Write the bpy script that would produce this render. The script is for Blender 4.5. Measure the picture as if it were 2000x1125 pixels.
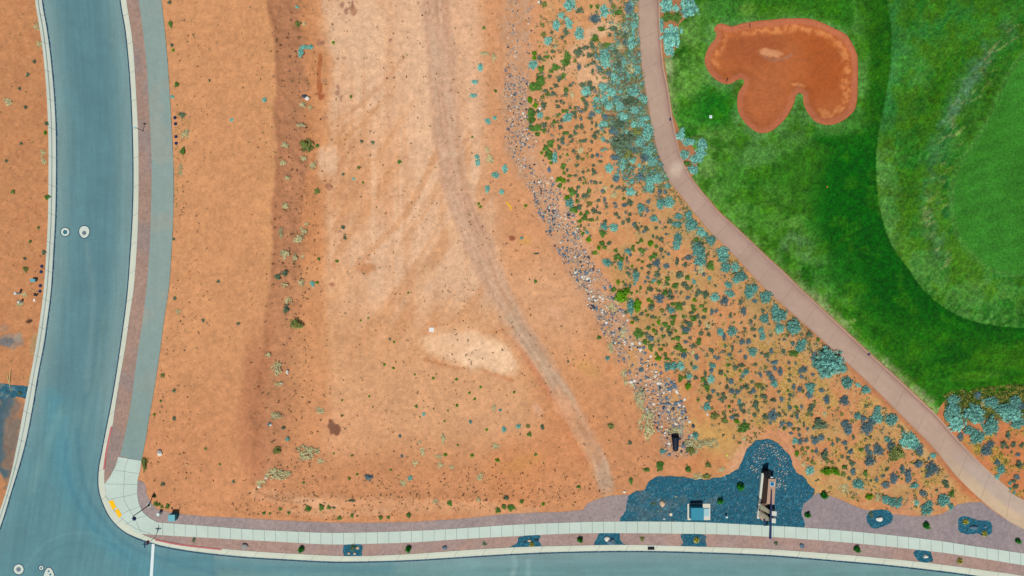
import bpy, bmesh, math, random
import numpy as np
from mathutils import Vector, Matrix
for o in list(bpy.data.objects): bpy.data.objects.remove(o)
C = bpy.context.scene.collection
random.seed(7)
RNG = np.random.default_rng(11)

# ---------------------------------------------------------------- camera, sky, sun
S = 13.0            # photo pixels (2000 wide) per metre on the ground
H = 102.56          # camera height above the general ground level Z0
Z0 = 0.13
cam_d = bpy.data.cameras.new('camera'); cam_d.lens = 24.0; cam_d.sensor_width = 36.0; cam_d.clip_end = 3000
cam = bpy.data.objects.new('camera', cam_d); C.objects.link(cam)
cam.location = (0, 0, H + Z0); cam.rotation_euler = (0, 0, 0)
bpy.context.scene.camera = cam
ELEV = math.radians(62.5)
SH = Vector((0.32, 0.95)).normalized()          # shadows fall this way on the ground
sunv = Vector((-SH.x*math.cos(ELEV), -SH.y*math.cos(ELEV), math.sin(ELEV)))
sd = bpy.data.lights.new('sun', 'SUN'); sd.energy = 4.15; sd.angle = math.radians(0.5); sd.color = (1.0, 0.965, 0.91)
sun = bpy.data.objects.new('sun', sd); C.objects.link(sun); sun.location = (0, 0, 60)
sun.rotation_euler = sunv.to_track_quat('Z', 'Y').to_euler()
w = bpy.data.worlds.new('World'); bpy.context.scene.world = w; w.use_nodes = True
nt = w.node_tree; nt.nodes.clear()
sky = nt.nodes.new('ShaderNodeTexSky'); sky.sky_type = 'NISHITA'; sky.sun_disc = False
sky.sun_elevation = ELEV; sky.sun_rotation = math.atan2(sunv.x, sunv.y)
bg = nt.nodes.new('ShaderNodeBackground'); bg.inputs[1].default_value = 0.06
ow = nt.nodes.new('ShaderNodeOutputWorld')
nt.links.new(sky.outputs[0], bg.inputs[0]); nt.links.new(bg.outputs[0], ow.inputs[0])
vs = bpy.context.scene.view_settings
vs.view_transform = 'Standard'; vs.look = 'None'; vs.gamma = 1.0; vs.exposure = 0.0; vs.use_curve_mapping = False
GAIN = np.array([1.32, 1.36, 1.42])          # sunlit radiance of a white flat surface, used to turn seen tones into albedo

# ---------------------------------------------------------------- helpers
def P(px, py, z=0.0):
    k = (H - z + Z0)/H/S
    return ((px - 1000)*k, (562.5 - py)*k, z)
def lin(c):
    c = np.asarray(c, float)/255.0
    return np.where(c <= 0.04045, c/12.92, ((c + 0.055)/1.055)**2.4)
def alb(c, f=1.0):
    return np.clip(lin(c)/GAIN*f, 0.002, 0.88)
def sst(a, b, x):
    t = np.clip((x - a)/(b - a), 0, 1); return t*t*(3 - 2*t)
def noise2(x, y, seed):
    r = np.random.default_rng(seed).random((257, 257))
    xi = np.floor(x).astype(int); yi = np.floor(y).astype(int)
    fx = x - xi; fy = y - yi; fx = fx*fx*(3-2*fx); fy = fy*fy*(3-2*fy)
    xi &= 255; yi &= 255
    a = r[yi, xi]; b = r[yi, xi+1]; c = r[yi+1, xi]; d = r[yi+1, xi+1]
    return (a*(1-fx)+b*fx)*(1-fy) + (c*(1-fx)+d*fx)*fy
def fbm(x, y, size, oc, seed, rough=0.55):
    x = np.asarray(x, float) + 5000; y = np.asarray(y, float) + 5000
    v = 0; amp = 1; tot = 0; ca, sa = math.cos(.6), math.sin(.6)
    for i in range(oc):
        v = v + amp*noise2(x/size, y/size, seed*31+i); tot += amp; amp *= rough; size /= 2.03
        x, y = x*ca - y*sa, x*sa + y*ca
        x = x + 9999; y = y + 9999
    return v/tot
def spline(pts, step=6.0):
    p = [np.array(q, float) for q in pts]; out = []
    for i in range(len(p)-1):
        p0 = p[i-1] if i else 2*p[0]-p[1]; p1 = p[i]; p2 = p[i+1]; p3 = p[i+2] if i+2 < len(p) else 2*p[-1]-p[-2]
        n = max(1, int(np.linalg.norm(p2-p1)/step))
        for j in range(n):
            t = j/n
            out.append(0.5*((2*p1)+(-p0+p2)*t+(2*p0-5*p1+4*p2-p3)*t*t+(-p0+3*p1-3*p2+p3)*t**3))
    out.append(p[-1]); return np.array(out)
def cspline(pts, step=5.0):
    n = len(pts); p = [np.array(q, float) for q in pts]; out = []
    for i in range(n):
        p0, p1, p2, p3 = p[i-1], p[i], p[(i+1) % n], p[(i+2) % n]
        m = max(1, int(np.linalg.norm(p2-p1)/step))
        for j in range(m):
            t = j/m
            out.append(0.5*((2*p1)+(-p0+p2)*t+(2*p0-5*p1+4*p2-p3)*t*t+(-p0+3*p1-3*p2+p3)*t**3))
    return np.array(out)
def resample(pl, n):
    pl = np.asarray(pl, float); d = np.r_[0, np.cumsum(np.hypot(*np.diff(pl, axis=0).T))]
    t = np.linspace(0, d[-1], n)
    return np.c_[np.interp(t, d, pl[:, 0]), np.interp(t, d, pl[:, 1])]
def inside(poly, x, y):
    poly = np.asarray(poly, float); r = np.zeros(x.shape, bool)
    x0, y0, x1, y1 = poly[:, 0].min(), poly[:, 1].min(), poly[:, 0].max(), poly[:, 1].max()
    m = (x >= x0) & (x <= x1) & (y >= y0) & (y <= y1)
    if not m.any(): return r
    xs = x[m]; ys = y[m]; c = np.zeros(xs.shape, bool)
    q = np.roll(poly, -1, axis=0)
    for (ax, ay), (bx, by) in zip(poly, q):
        if ay == by: continue
        k = (ay > ys) != (by > ys)
        c ^= k & (xs < (bx-ax)*(ys-ay)/(by-ay)+ax)
    r[m] = c; return r
def pdist(pl, x, y, closed=False):
    """distance to a polyline"""
    pl = np.asarray(pl, float); d = np.full(x.shape, 1e9)
    q = np.roll(pl, -1, axis=0) if closed else pl[1:]
    for (ax, ay), (bx, by) in zip(pl if closed else pl[:-1], q):
        vx, vy = bx-ax, by-ay; L = vx*vx+vy*vy+1e-9
        t = np.clip(((x-ax)*vx+(y-ay)*vy)/L, 0, 1)
        d = np.minimum(d, np.hypot(x-ax-t*vx, y-ay-t*vy))
    return d
def nearest(pls, x, y):
    bd = np.full(x.shape, 1e9); bx_ = x.copy(); by_ = y.copy()
    for pl in pls:
        pl = np.asarray(pl, float)
        for (ax, ay), (bx, by) in zip(pl, np.roll(pl, -1, axis=0)):
            vx, vy = bx-ax, by-ay; L = vx*vx+vy*vy+1e-9
            t = np.clip(((x-ax)*vx+(y-ay)*vy)/L, 0, 1); qx = ax+t*vx; qy = ay+t*vy
            dd = np.hypot(x-qx, y-qy); k = dd < bd
            bd[k] = dd[k]; bx_[k] = qx[k]; by_[k] = qy[k]
    return bx_, by_

# materials ----------------------------------------------------------------
MATS = {}
def mat(key, col=None, rough=0.85, noise=0.12, nscale=6.0, bump=0.0, bscale=8.0, metal=0.0, attr=None, speck=0.0, speck_col=(0.1, .06, .04), objvar=0.0, spec=0.3, sscale=2.3, sthr=0.66, coarse=0.0):
    if key in MATS: return MATS[key]
    m = bpy.data.materials.new(key); m.use_nodes = True; t = m.node_tree; t.nodes.clear()
    N = t.nodes.new; L = t.links.new
    out = N('ShaderNodeOutputMaterial'); b = N('ShaderNodeBsdfPrincipled'); L(b.outputs[0], out.inputs[0])
    b.inputs['Roughness'].default_value = rough; b.inputs['Metallic'].default_value = metal
    b.inputs['Specular IOR Level'].default_value = spec
    tc = N('ShaderNodeTexCoord')
    src = None
    if attr:
        a = N('ShaderNodeAttribute'); a.attribute_name = attr; src = a.outputs['Color']
        if col is not None:
            mx = N('ShaderNodeMixRGB'); mx.blend_type = 'MULTIPLY'; mx.inputs[0].default_value = 1
            L(src, mx.inputs[1]); mx.inputs[2].default_value = (*col, 1); src = mx.outputs[0]
    else:
        r = N('ShaderNodeRGB'); r.outputs[0].default_value = (*col, 1); src = r.outputs[0]
    def mul(val_socket):
        nonlocal src
        mx = N('ShaderNodeMixRGB'); mx.blend_type = 'MULTIPLY'; mx.inputs[0].default_value = 1
        L(src, mx.inputs[1]); L(val_socket, mx.inputs[2]); src = mx.outputs[0]
    def rng(sock, a, b_, lo=0.33, hi=0.67):
        mr = N('ShaderNodeMapRange'); mr.inputs[1].default_value = lo; mr.inputs[2].default_value = hi
        mr.inputs[3].default_value = a; mr.inputs[4].default_value = b_; L(sock, mr.inputs[0]); return mr.outputs[0]
    if noise:
        n = N('ShaderNodeTexNoise'); n.inputs['Scale'].default_value = nscale; n.inputs['Detail'].default_value = 5; n.inputs['Roughness'].default_value = .65
        L(tc.outputs['Object'], n.inputs['Vector']); mul(rng(n.outputs[0], 1-noise, 1+noise))
    if coarse:
        n = N('ShaderNodeTexNoise'); n.inputs['Scale'].default_value = nscale/9; n.inputs['Detail'].default_value = 6; n.inputs['Roughness'].default_value = .7
        L(tc.outputs['Object'], n.inputs['Vector']); mul(rng(n.outputs[0], 1-coarse, 1+coarse))
    if objvar:
        oi = N('ShaderNodeObjectInfo'); mul(rng(oi.outputs['Random'], 1-objvar, 1+objvar, 0, 1))
    if speck:
        n = N('ShaderNodeTexNoise'); n.inputs['Scale'].default_value = sscale; n.inputs['Detail'].default_value = 3; n.inputs['Roughness'].default_value = .7
        L(tc.outputs['Object'], n.inputs['Vector'])
        f = rng(n.outputs[0], 0, speck, sthr, sthr+.06)
        mx = N('ShaderNodeMixRGB'); L(f, mx.inputs[0]); L(src, mx.inputs[1]); mx.inputs[2].default_value = (*speck_col, 1); src = mx.outputs[0]
    L(src, b.inputs['Base Color'])
    if bump:
        n = N('ShaderNodeTexNoise'); n.inputs['Scale'].default_value = bscale; n.inputs['Detail'].default_value = 6; n.inputs['Roughness'].default_value = .7
        L(tc.outputs['Object'], n.inputs['Vector'])
        bp = N('ShaderNodeBump'); bp.inputs['Strength'].default_value = 1.0; bp.inputs['Distance'].default_value = bump
        L(n.outputs[0], bp.inputs['Height']); L(bp.outputs[0], b.inputs['Normal'])
    MATS[key] = m; return m

# mesh makers -----------------------------------------------------------------
def npmesh(name, V, F4=None, F3=None, mats=(), mi=None, col=None, smooth=False):
    me = bpy.data.meshes.new(name)
    V = np.asarray(V, np.float32).reshape(-1, 3)
    loops = []; starts = []; tot = 0
    if F4 is not None and len(F4):
        F4 = np.asarray(F4, np.int32).reshape(-1, 4); loops.append(F4.ravel()); starts.append(np.arange(len(F4))*4); tot = len(F4)*4
    if F3 is not None and len(F3):
        F3 = np.asarray(F3, np.int32).reshape(-1, 3); loops.append(F3.ravel()); starts.append(tot+np.arange(len(F3))*3)
    loops = np.concatenate(loops); starts = np.concatenate(starts).astype(np.int32)
    me.vertices.add(len(V)); me.vertices.foreach_set('co', V.ravel())
    me.loops.add(len(loops)); me.loops.foreach_set('vertex_index', loops.astype(np.int32))
    me.polygons.add(len(starts)); me.polygons.foreach_set('loop_start', starts)
    if mi is not None: me.polygons.foreach_set('material_index', np.asarray(mi, np.int32))
    if col is not None:
        a = me.color_attributes.new('col', 'FLOAT_COLOR', 'POINT')
        a.data.foreach_set('color', np.c_[col, np.ones(len(V))].astype(np.float32).ravel())
    me.update(calc_edges=True)
    me.polygons.foreach_set('use_smooth', np.full(len(starts), smooth))
    for m in mats: me.materials.append(m)
    return me
def link(name, me, parent=None, loc=None):
    o = bpy.data.objects.new(name, me); C.objects.link(o)
    if parent is not None: o.parent = parent
    if loc is not None: o.location = loc
    return o
def tag(o, label=None, cat=None, group=None, kind=None):
    if label: o['label'] = label
    if cat: o['category'] = cat
    if group: o['group'] = group
    if kind: o['kind'] = kind
    return o
def empty(name, loc, rz=0, label=None, cat=None, group=None):
    o = bpy.data.objects.new(name, None); C.objects.link(o); o.location = loc; o.rotation_euler = (0, 0, rz)
    o.empty_display_size = .3
    return tag(o, label, cat, group)

# ---------------------------------------------------------------- outlines (photo pixels)
def A(s): return [tuple(float(v) for v in q.split(',')) for q in s.split()]
WK_o = A('20,-500 58,-120 69,0 77,50 84,100 90,165 93.5,225 95,280 95,350 94,425 91,490 86,562 80,612 71,672 60,732 49,787 35,862 20,932 0,997 -40,1090 -100,1180')
WK_i = A('32,-500 70,-120 80.5,0 89,50 96,100 102.5,165 106.5,225 108,280 108,350 106.5,425 103,490 98.5,562 92.5,612 84,672 72.5,732 62,795 50,857 36,910 20,962 0,1027 -34,1110 -88,1192')
EK_o = A('190,-500 222,-120 235,0 245,60 251.5,125 256,190 258.5,250 260,310 260,375 258,435 254,500 249.5,562 244,612 235,677 226,737 217.5,787 207.5,837 198,887 192.5,917 192,952 200,982 215,1012 240,1037 265,1049.5 292.5,1059 320,1067 375,1076.5 435,1083.5 500,1089 625,1096 690,1097 800,1094 900,1088 1000,1082 1100,1078 1225,1076 1350,1078 1500,1084 1650,1096 1730,1103 1820,1113 1883,1121 1960,1133 2300,1190')
EK_i = A('203,-500 234,-120 247,0 257,65 262,115 266.5,190 270,260 271,325 270.5,400 268,475 261.5,562 254,612 245,677 234.5,737 225,795 220,832 210,882 204.5,917 204.5,944 208,967 217,987 237,1014 265,1036 300,1052 350,1062 430,1071 500,1077 625,1084 700,1086 800,1082 900,1075 1000,1069 1100,1066 1225,1064 1350,1067 1500,1072.5 1640,1082.6 1712,1089 1784,1096 1874,1107 1946,1117 2000,1125 2300,1175')
PL = A('225,-500 260,-120 271.5,0 280,65 287.5,140 292.5,225 296,300 296,375 293,475 286.5,562 277,637 266,712 256,787 246,842 235,891')
PR = A('268,-500 304,-120 315.5,0 322.5,65 327,115 332.5,200 336,265 339,325 339,400 336,475 330,562 321,622 311,697 301,762 290.5,822 284,862 276.5,900')
CL = A('1235,-500 1243,-120 1246,0 1248.5,75 1254,140 1265,200 1275,260 1287.5,305 1305,350 1340,395 1380,445 1430,495 1490,560 1530,597 1575,637 1635,692 1700,752 1765,817 1820,872 1870,932 1925,984 1960,1010 2000,1034 2300,1190')
CR = A('1277,-500 1285,-120 1288,0 1289,50 1295,125 1305,175 1312,225 1319,260 1328,300 1345,340 1370,374 1405,415 1440,447 1500,504 1530,531 1562,563 1600,598 1650,645 1700,692 1750,737 1795,779 1830,812 1860,847 1900,890 1935,924 1970,954 2000,977 2300,1130')
SW_t = A('307,1020 388,1026 483,1033.4 571,1037.8 640,1040.5 726,1039.5 813,1036.5 901,1031.6 1000,1025 1097,1020.8 1196,1018.5 1340,1019.2 1443,1023.4 1620,1033.8 1802,1052 1901,1066.4 2000,1081 2300,1128')
SW_b = A('307,1044.5 350,1047 438,1052 528,1057 640,1063 726,1061.7 813,1058.6 901,1052.7 1000,1047.3 1097,1042.4 1196,1041 1340,1042.3 1443,1045 1620,1056.5 1802,1074.5 1901,1088 2000,1104 2300,1152')
APRON = A('231.5,892 276.5,900 273.6,920 269,937 268,963.7 271,983 279,1000 294,1013 307,1020 307,1044.5 277.6,1042.5 272,1041.5 265,1037.5 251,1026.5 237,1014.5 217,987.5 208,967.5 204.5,946 215,931 224.7,913.5')
GRAV_N = A('272,938 278,940 284.4,947.5 286,964 294,980 305,993.6 332,1000 354,1004.4 400,1008.5 460,1011 550,1016.5 640,1020.5 726,1021 802,1019.4 892,1014 980,1004.5 1043,1001 1097,1000 1138,996 1147,983.4 1169,973.5 1196,967.6 1230,966 1232,1018.5 1196,1019.5 1097,1021.8 1000,1026 901,1032.6 813,1037.5 726,1040.5 640,1041.5 571,1038.8 483,1034.4 388,1027 307,1021 293,1014 278,1001 270,984 267,963.7 268,940')
DARKG = A('1221,1021 1222,996 1227.7,970 1241.6,958.7 1260,955 1271.7,937 1292.5,929.8 1325,930.5 1361.8,935.6 1398.8,933.3 1426.5,925 1445,909 1454.3,887 1462,873 1478,861 1498,857 1516.7,864 1531,877.8 1543,894 1554,919.4 1570,933.3 1590.6,957 1588,968 1571,984 1565,998 1563,1031.5 1443,1024.5 1340,1020.4')
GRAV_E = A('1558,1031 1560,998 1566,984 1583,972 1598,962 1621,968.6 1643,976.6 1669,988 1688,995 1722,1001 1760,1006 1784,1008 1816,1008 1840,1004 1856,995 1869,985.6 1890,981.5 1917,980.5 1940,998 1970,1018 2004,1037 2300,1194 2300,1130 2000,1082.5 1901,1067.8 1802,1053.4 1620,1035')
BUNK = cspline(A('1376,117 1383,94 1397,75.5 1399,66 1393.5,57 1401.6,47.7 1413,47.3 1429,52 1448,46.6 1475.6,42 1503,39.6 1533,36.6 1577,36.6 1607,45.4 1628,55.8 1651,67.4 1663,84.7 1671,101 1674.4,117 1674.4,158.7 1673,195.7 1667.5,216.5 1651,232.7 1630.5,243 1609.7,244 1591,237.3 1575,218.8 1568,200 1567,186 1560,181.8 1554,187 1549.6,202.6 1538,225.7 1522,244 1503,258 1485,261 1471,255.8 1452.5,239.6 1441,218.8 1438.6,200 1442,179.5 1450,168 1452.5,158.7 1448,154.8 1438.6,157.5 1427,164.5 1413,164.5 1394.7,153 1381,135.6'))
GREEN = cspline(A('2040,62 2000,107 1970,150 1940,215 1910,270 1877,320 1862,360 1861,415 1872,460 1900,495 1930,521 1965,533 2000,535 2080,520 2160,460 2200,360 2200,240 2150,120 2090,50'))
SLINE = spline(A('1700,-300 1722,-60 1732,0 1740,50 1741,100 1735,160 1725,215 1715,265 1711,325 1715,390 1727,440 1745,485 1775,525 1800,562 1840,597 1900,627 2000,641 2200,650'), 15)
LAWN = A('1352,-20 1346,28 1326,48 1322,90 1310,112') + A('1297,112 1306,175 1314,224 1322,240 1331,266 1345,274 1362,300 1362,330 1351,346 1372,374 1407,414 1442,446 1502,503 1532,530 1564,562 1602,597 1652,644 1702,691 1752,736 1797,778 1830,810 1838,792 1850,776 1875,768 1905,772 1950,770 2000,760 2300,730 2700,700 2700,-900 1372,-900')
ROADPOLY_W = spline(WK_i, 10); ROADPOLY_E = spline(EK_o, 8)
TRACK = spline(A('850,-600 853,-100 853,0 860,100 868,200 878,300 892,370 912,430 945,500 975,570 1012,640 1060,710 1105,780 1140,850 1168,900 1184,962'), 12)

def jag(pl, amp, size, seed, step=3):
    """roughen a closed outline"""
    pl = np.asarray(cspline(list(map(tuple, pl)), step)); n = (fbm(pl[:, 0], pl[:, 1], size, 3, seed)-.5)*2*amp; m = (fbm(pl[:, 0], pl[:, 1], size, 3, seed+1)-.5)*2*amp
    return pl + np.c_[n, m]
def mpoly(pl): return np.c_[(np.asarray(pl)[:, 0]-1000)/S, (562.5-np.asarray(pl)[:, 1])/S]
# road surface outline, closed far outside the picture
_roadpoly = np.vstack([ROADPOLY_W, [(-600, 1240), (-600, 1500), (2900, 1500), (2900, 1292), (2300, 1190)], ROADPOLY_E[::-1]])
_mid = lambda a, b, n=240: (resample(spline(a, 8), n)+resample(spline(b, 8), n))/2
KW_mid = _mid(WK_o, WK_i); KE_mid = _mid(EK_o, EK_i, 400)
_inn = lambda a, b, n: resample(spline(a, 8), n)*.22+resample(spline(b, 8), n)*.78
KW_cut = _inn(WK_i, WK_o, 240); KE_cut = _inn(EK_o, EK_i, 400)
_roadcut = np.vstack([KW_cut, [(-600, 1228), (-600, 1500), (2900, 1500), (2900, 1285)], KE_cut[::-1]])

# ---------------------------------------------------------------- terrain
EDGE = np.array(A('516,-600 518,0 535,100 540,170 531,230 537,300 529,400 526,500 520,600 505,700 492,800 490,900 488,1000'))
def terrain(px, py):
    px = np.asarray(px, float); py = np.asarray(py, float)
    z = np.full(px.shape, 0.12)
    wob = (fbm(px, py, 26, 3, 5)-.5)*16
    amp = 1.5*(1-sst(860, 985, py))
    xe = np.interp(py, EDGE[:, 1], EDGE[:, 0]) + wob + 6.5*amp/1.5
    up = sst(350, 500, px)
    d = px - xe
    fall = np.where(d < 0, 1.0, (1-0.16*sst(0, 12, d)-0.84*sst(0, 92, d)))
    z = z + amp*up*fall*(px < 760)
    ero = (fbm(px, py, 14, 3, 9)-.5)*0.34*sst(-6, 14, d)*(1-sst(50, 95, d))*(1-sst(840, 960, py))
    z = z + ero
    # low berm above the gravel at the bottom of the lot
    z = z + 0.16*np.exp(-((py-975-(px-750)*0.0)/10)**2)*sst(480, 560, px)*(1-sst(980, 1060, px))
    # track edges
    # golf mounds
    g = sst(0, 60, px - np.interp(py, [-600, 0, 300, 560, 812, 1200], [1350, 1360, 1400, 1640, 1880, 2600]))
    z = z + g*(1-sst(690, 770, py))*(0.5*fbm(px, py, 230, 2, 21) + 0.35*np.exp(-(((px-1790)/60)**2+((py-330)/200)**2)))
    # drainage swale of the riprap
    rx = np.interp(py, [-600, 0, 200, 300, 430, 560, 680, 800, 860, 900], [1015, 1015, 1005, 1020, 1090, 1160, 1225, 1305, 1325, 1325])
    z = z - 0.30*np.exp(-((px-rx)/34)**2)*(1-sst(850, 900, py))*(1-sst(950, 990, px+0*py)*0) 
    lot = (px > 345) | (px < 88)
    z = z + np.where(lot, (fbm(px, py, 11, 3, 3)-.5)*0.07, 0)
    z = z + (fbm(px, py, 300, 2, 30)-.5)*2.5*sst(1300, 2600, np.hypot(px-1000, (py-560)))   # gently rolling far outside
    return z
TCACHE = {}
def tz(px, py): return float(terrain(np.array([px]), np.array([py]))[0])

def sheet(name, poly, holes, painter, m, dz=0.012, res=0.2, zf=None, kind='structure', flat=None):
    """a ground sheet filling an outline (photo pixels), its rim snapped to the outline"""
    mp = mpoly(poly); mh = [mpoly(h) for h in holes]
    x0, y0 = mp.min(0); x1, y1 = mp.max(0)
    xs = np.arange(x0-res*.5, x1+res*1.5, res); ys = np.arange(y0-res*.5, y1+res*1.5, res)
    X, Y = np.meshgrid(xs, ys)
    ins = inside(mp, X, Y)
    for h in mh: ins &= ~inside(h, X, Y)
    cell = ins[:-1, :-1] | ins[1:, :-1] | ins[:-1, 1:] | ins[1:, 1:]
    ny, nx = X.shape; idx = np.arange(ny*nx).reshape(ny, nx)
    F = np.stack([idx[:-1, :-1], idx[:-1, 1:], idx[1:, 1:], idx[1:, :-1]], -1)[cell]
    used = np.unique(F); X = X.ravel(); Y = Y.ravel(); ins = ins.ravel()
    out = used[~ins[used]]
    X[out], Y[out] = nearest([mp]+mh, X[out], Y[out])
    remap = np.full(ny*nx, -1); remap[used] = np.arange(len(used))
    F = remap[F]; X = X[used]; Y = Y[used]
    px = X*S+1000; py = 562.5-Y*S
    Z = (terrain(px, py) if flat is None else np.full(px.shape, flat)) + dz
    if zf is not None: Z = zf(px, py, Z)
    kk = H/(H - Z + Z0); col = alb(painter(1000+(px-1000)*kk, 562.5+(py-562.5)*kk))
    me = npmesh(name, np.c_[X, Y, Z], F4=F, mats=[m], col=col, smooth=True)
    return tag(link(name, me), kind=kind)
# ---------------------------------------------------------------- colours of the ground (seen tones; sheet() turns them into albedo)
def mixc(col, c, wgt):
    wgt = np.clip(wgt, 0, 1)[:, None]; return col*(1-wgt) + np.asarray(c, float)*wgt
def blob(px, py, x, y, rx, ry, rot=0, soft=0.5, wob=0.0, seed=1):
    a = math.radians(rot); dx = px-x; dy = py-y
    u = (dx*math.cos(a)+dy*math.sin(a))/rx; v = (-dx*math.sin(a)+dy*math.cos(a))/ry
    r = np.hypot(u, v)
    if wob: r = r + (fbm(px, py, max(6, min(rx, ry)), 3, seed)-.5)*wob
    return 1-sst(1-soft, 1+soft, r)
def stroke(px, py, pts, width, soft=3, wob=0, seed=1, sp=True):
    pl = spline(pts, 12) if sp else np.array(pts)
    d = pdist(pl, px, py)
    if wob: d = d + (fbm(px, py, 9, 3, seed)-.5)*wob
    return 1-sst(width/2-soft, width/2+soft, d)
def sel(m, px, py): return np.flatnonzero(m)

def dirt(px, py):
    n = len(px); col = np.tile(np.array([208., 149, 102]), (n, 1))
    big = fbm(px, py, 120, 4, 41); med = fbm(px, py, 28, 4, 42); fine = fbm(px, py, 7, 3, 43); dx = (fbm(px, py, 60, 3, 44)-.5)
    # west field beyond the kerb
    wf = (px < 100); col[wf] = (198, 138, 92)
    col = mixc(col, (182, 122, 80), wf*sst(.5, .7, med)*.5)
    # lower part of the whole lot is redder
    col = mixc(col, (204, 142, 97), sst(650, 880, py)*(px > 200))
    # pale compacted pad in the middle
    xl = np.interp(py, [-600, 0, 500, 620, 900, 1000], [612, 612, 632, 640, 640, 660]) + dx*40
    pale = sst(-18, 14, px-xl)*(1-sst(0, 70, px-np.interp(py, [-600, 0, 300, 500, 700, 900], [905, 905, 925, 960, 1000, 1010])-dx*60))
    col = mixc(col, (226, 183, 147), pale*(1-sst(560, 690, py))*.95)
    col = mixc(col, (215, 163, 120), pale*sst(540, 680, py)*(1-sst(820, 930, py))*.85)
    col = mixc(col, (209, 142, 92), pale*(px < 780)*sst(180, 330, py)*(1-sst(380, 480, py))*.35)
    # long slanting graded swathes on the pad
    u = px*math.cos(math.radians(57)) + py*math.sin(math.radians(33)); 
    sw = fbm((px*.84+py*.54)*1.0, (px*-.54+py*.84)*.12, 22, 3, 51)
    col = mixc(col, (206, 148, 102), pale*sst(.5, .72, sw)*.6*sst(150, 300, py)*(1-sst(620, 760, py)))
    vt = fbm(px, py*.06, 15, 3, 52)
    col = mixc(col, (229, 188, 152), pale*sst(.52, .72, vt)*.55*(1-sst(500, 700, py)))
    col = mixc(col, (208, 150, 106), pale*sst(.55, .75, 1-vt)*.35*(1-sst(650, 800, py)))
    east = sst(0, 40, px-np.interp(py, [0, 300, 500, 700, 900], [905, 925, 960, 1000, 1010]))
    col = mixc(col, (214, 154, 110), east*(1-sst(560, 800, py))*.7)
    col = mixc(col, (222, 176, 140), blob(px, py, 905, 60, 34, 150, -5, .5, .5, 3)*.8)
    col = mixc(col, (218, 168, 128), blob(px, py, 1075, 590, 60, 95, -30, .6, .8, 4)*.6)
    # shrub slope
    band = sst(0, 25, px-np.interp(py, [0, 250, 430, 560, 700, 870], [1045, 1052, 1120, 1190, 1240, 1340]))*(1-sst(930, 1010, py)*(px < 1560))
    col = mixc(col, (214, 155, 105), band*(1-sst(120, 320, py)))
    col = mixc(col, (208, 146, 94), band*sst(150, 330, py)*.9)
    col = mixc(col, (203, 139, 89), band*sst(560, 760, py)*.8)
    col = mixc(col, (190, 150, 92), band*sst(.5, .66, fbm(px, py, 42, 4, 61))*.75*sst(1130, 1230, px))
    yg = sst(.52, .68, fbm(px, py, 30, 4, 62))
    col = mixc(col, (204, 160, 96), band*yg*sst(600, 760, py)*.9)
    fine2 = fbm(px, py, 4.5, 3, 47)
    col = mixc(col, (186, 158, 112), band*sst(.5, .62, fine2)*sst(.4, .6, med)*.55)
    rc0 = np.interp(py, [-600, 0, 200, 300, 430, 560, 680, 800, 860, 900], [1012, 1012, 1006, 1020, 1090, 1158, 1225, 1300, 1322, 1325])
    col = mixc(col, (186, 158, 136), (1-sst(16, 40, np.abs(px-rc0)+(med-.5)*30))*sst(.3, .6, fine2)*(1-sst(890, 900, py))*.55)
    dist_cp = px - np.interp(py, [0, 200, 300, 395, 495, 597, 692, 817, 932, 1034], [1246, 1265, 1286, 1340, 1430, 1530, 1635, 1765, 1870, 2000])
    col = mixc(col, (150, 128, 88), band*sst(-75, -30, dist_cp)*(1-sst(300, 360, py))*.8*sst(30, 110, py))
    col = mixc(col, (170, 142, 92), band*sst(-110, -35, dist_cp)*sst(300, 420, py)*(1-sst(640, 800, py))*.65*sst(.35, .6, med))
    col = mixc(col, (188, 124, 82), sst(-12, -8, dist_cp+dx*6)*(px > 1200)*sst(560, 680, py)*.9)
    col = mixc(col, (192, 116, 72), blob(px, py, 1905, 945, 60, 26, 42, .4, .4, 8)*.9)
    col = mixc(col, (205, 142, 106), blob(px, py, 1765, 1000, 26, 30, 0, .5, .4, 8)*.7)
    # east of the cart path: strip beside it, and the planted corner
    col = mixc(col, (172, 118, 78), (dist_cp > 30)*(py < 760)*1.0)
    col = mixc(col, (196, 124, 76), (dist_cp > 20)*(py > 700)*(px > 1800))
    col = mixc(col, (186, 150, 72), (dist_cp > 40)*(px > 1880)*sst(830, 870, py)*sst(.42, .6, fbm(px, py, 30, 4, 63))*.9)
    col = mixc(col, (92, 100, 40), (dist_cp > 30)*(px > 1845)*(1-sst(808, 832, py+dx*30))*(py > 740))
    col = mixc(col, (52, 72, 24), (dist_cp > 30)*(px > 1845)*(1-sst(808, 832, py))*(py > 740)*sst(.5, .6, fine)*.8)
    # bank slope: its shade painted in as darker soil
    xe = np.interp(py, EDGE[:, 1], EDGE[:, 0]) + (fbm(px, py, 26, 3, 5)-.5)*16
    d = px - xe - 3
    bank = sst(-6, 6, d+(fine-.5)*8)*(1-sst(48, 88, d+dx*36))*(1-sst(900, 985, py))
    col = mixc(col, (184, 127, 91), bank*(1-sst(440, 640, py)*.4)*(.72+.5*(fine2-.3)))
    col = mixc(col, (206, 141, 92), sst(50, 70, d)*(1-sst(95, 118, d))*(1-sst(560, 700, py))*.8)
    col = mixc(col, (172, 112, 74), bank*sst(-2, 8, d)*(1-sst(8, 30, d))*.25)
    col = mixc(col, (214, 156, 104), sst(-26, -10, d)*(1-sst(-4, 2, d))*(1-sst(500, 620, py))*.5)
    col = mixc(col, (184, 122, 84), (1-sst(16, 34, np.abs(px-np.interp(py, [560, 700, 880, 960], [520, 502, 490, 505])+dx*20)))*sst(600, 720, py)*(1-sst(900, 970, py))*.7)
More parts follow.
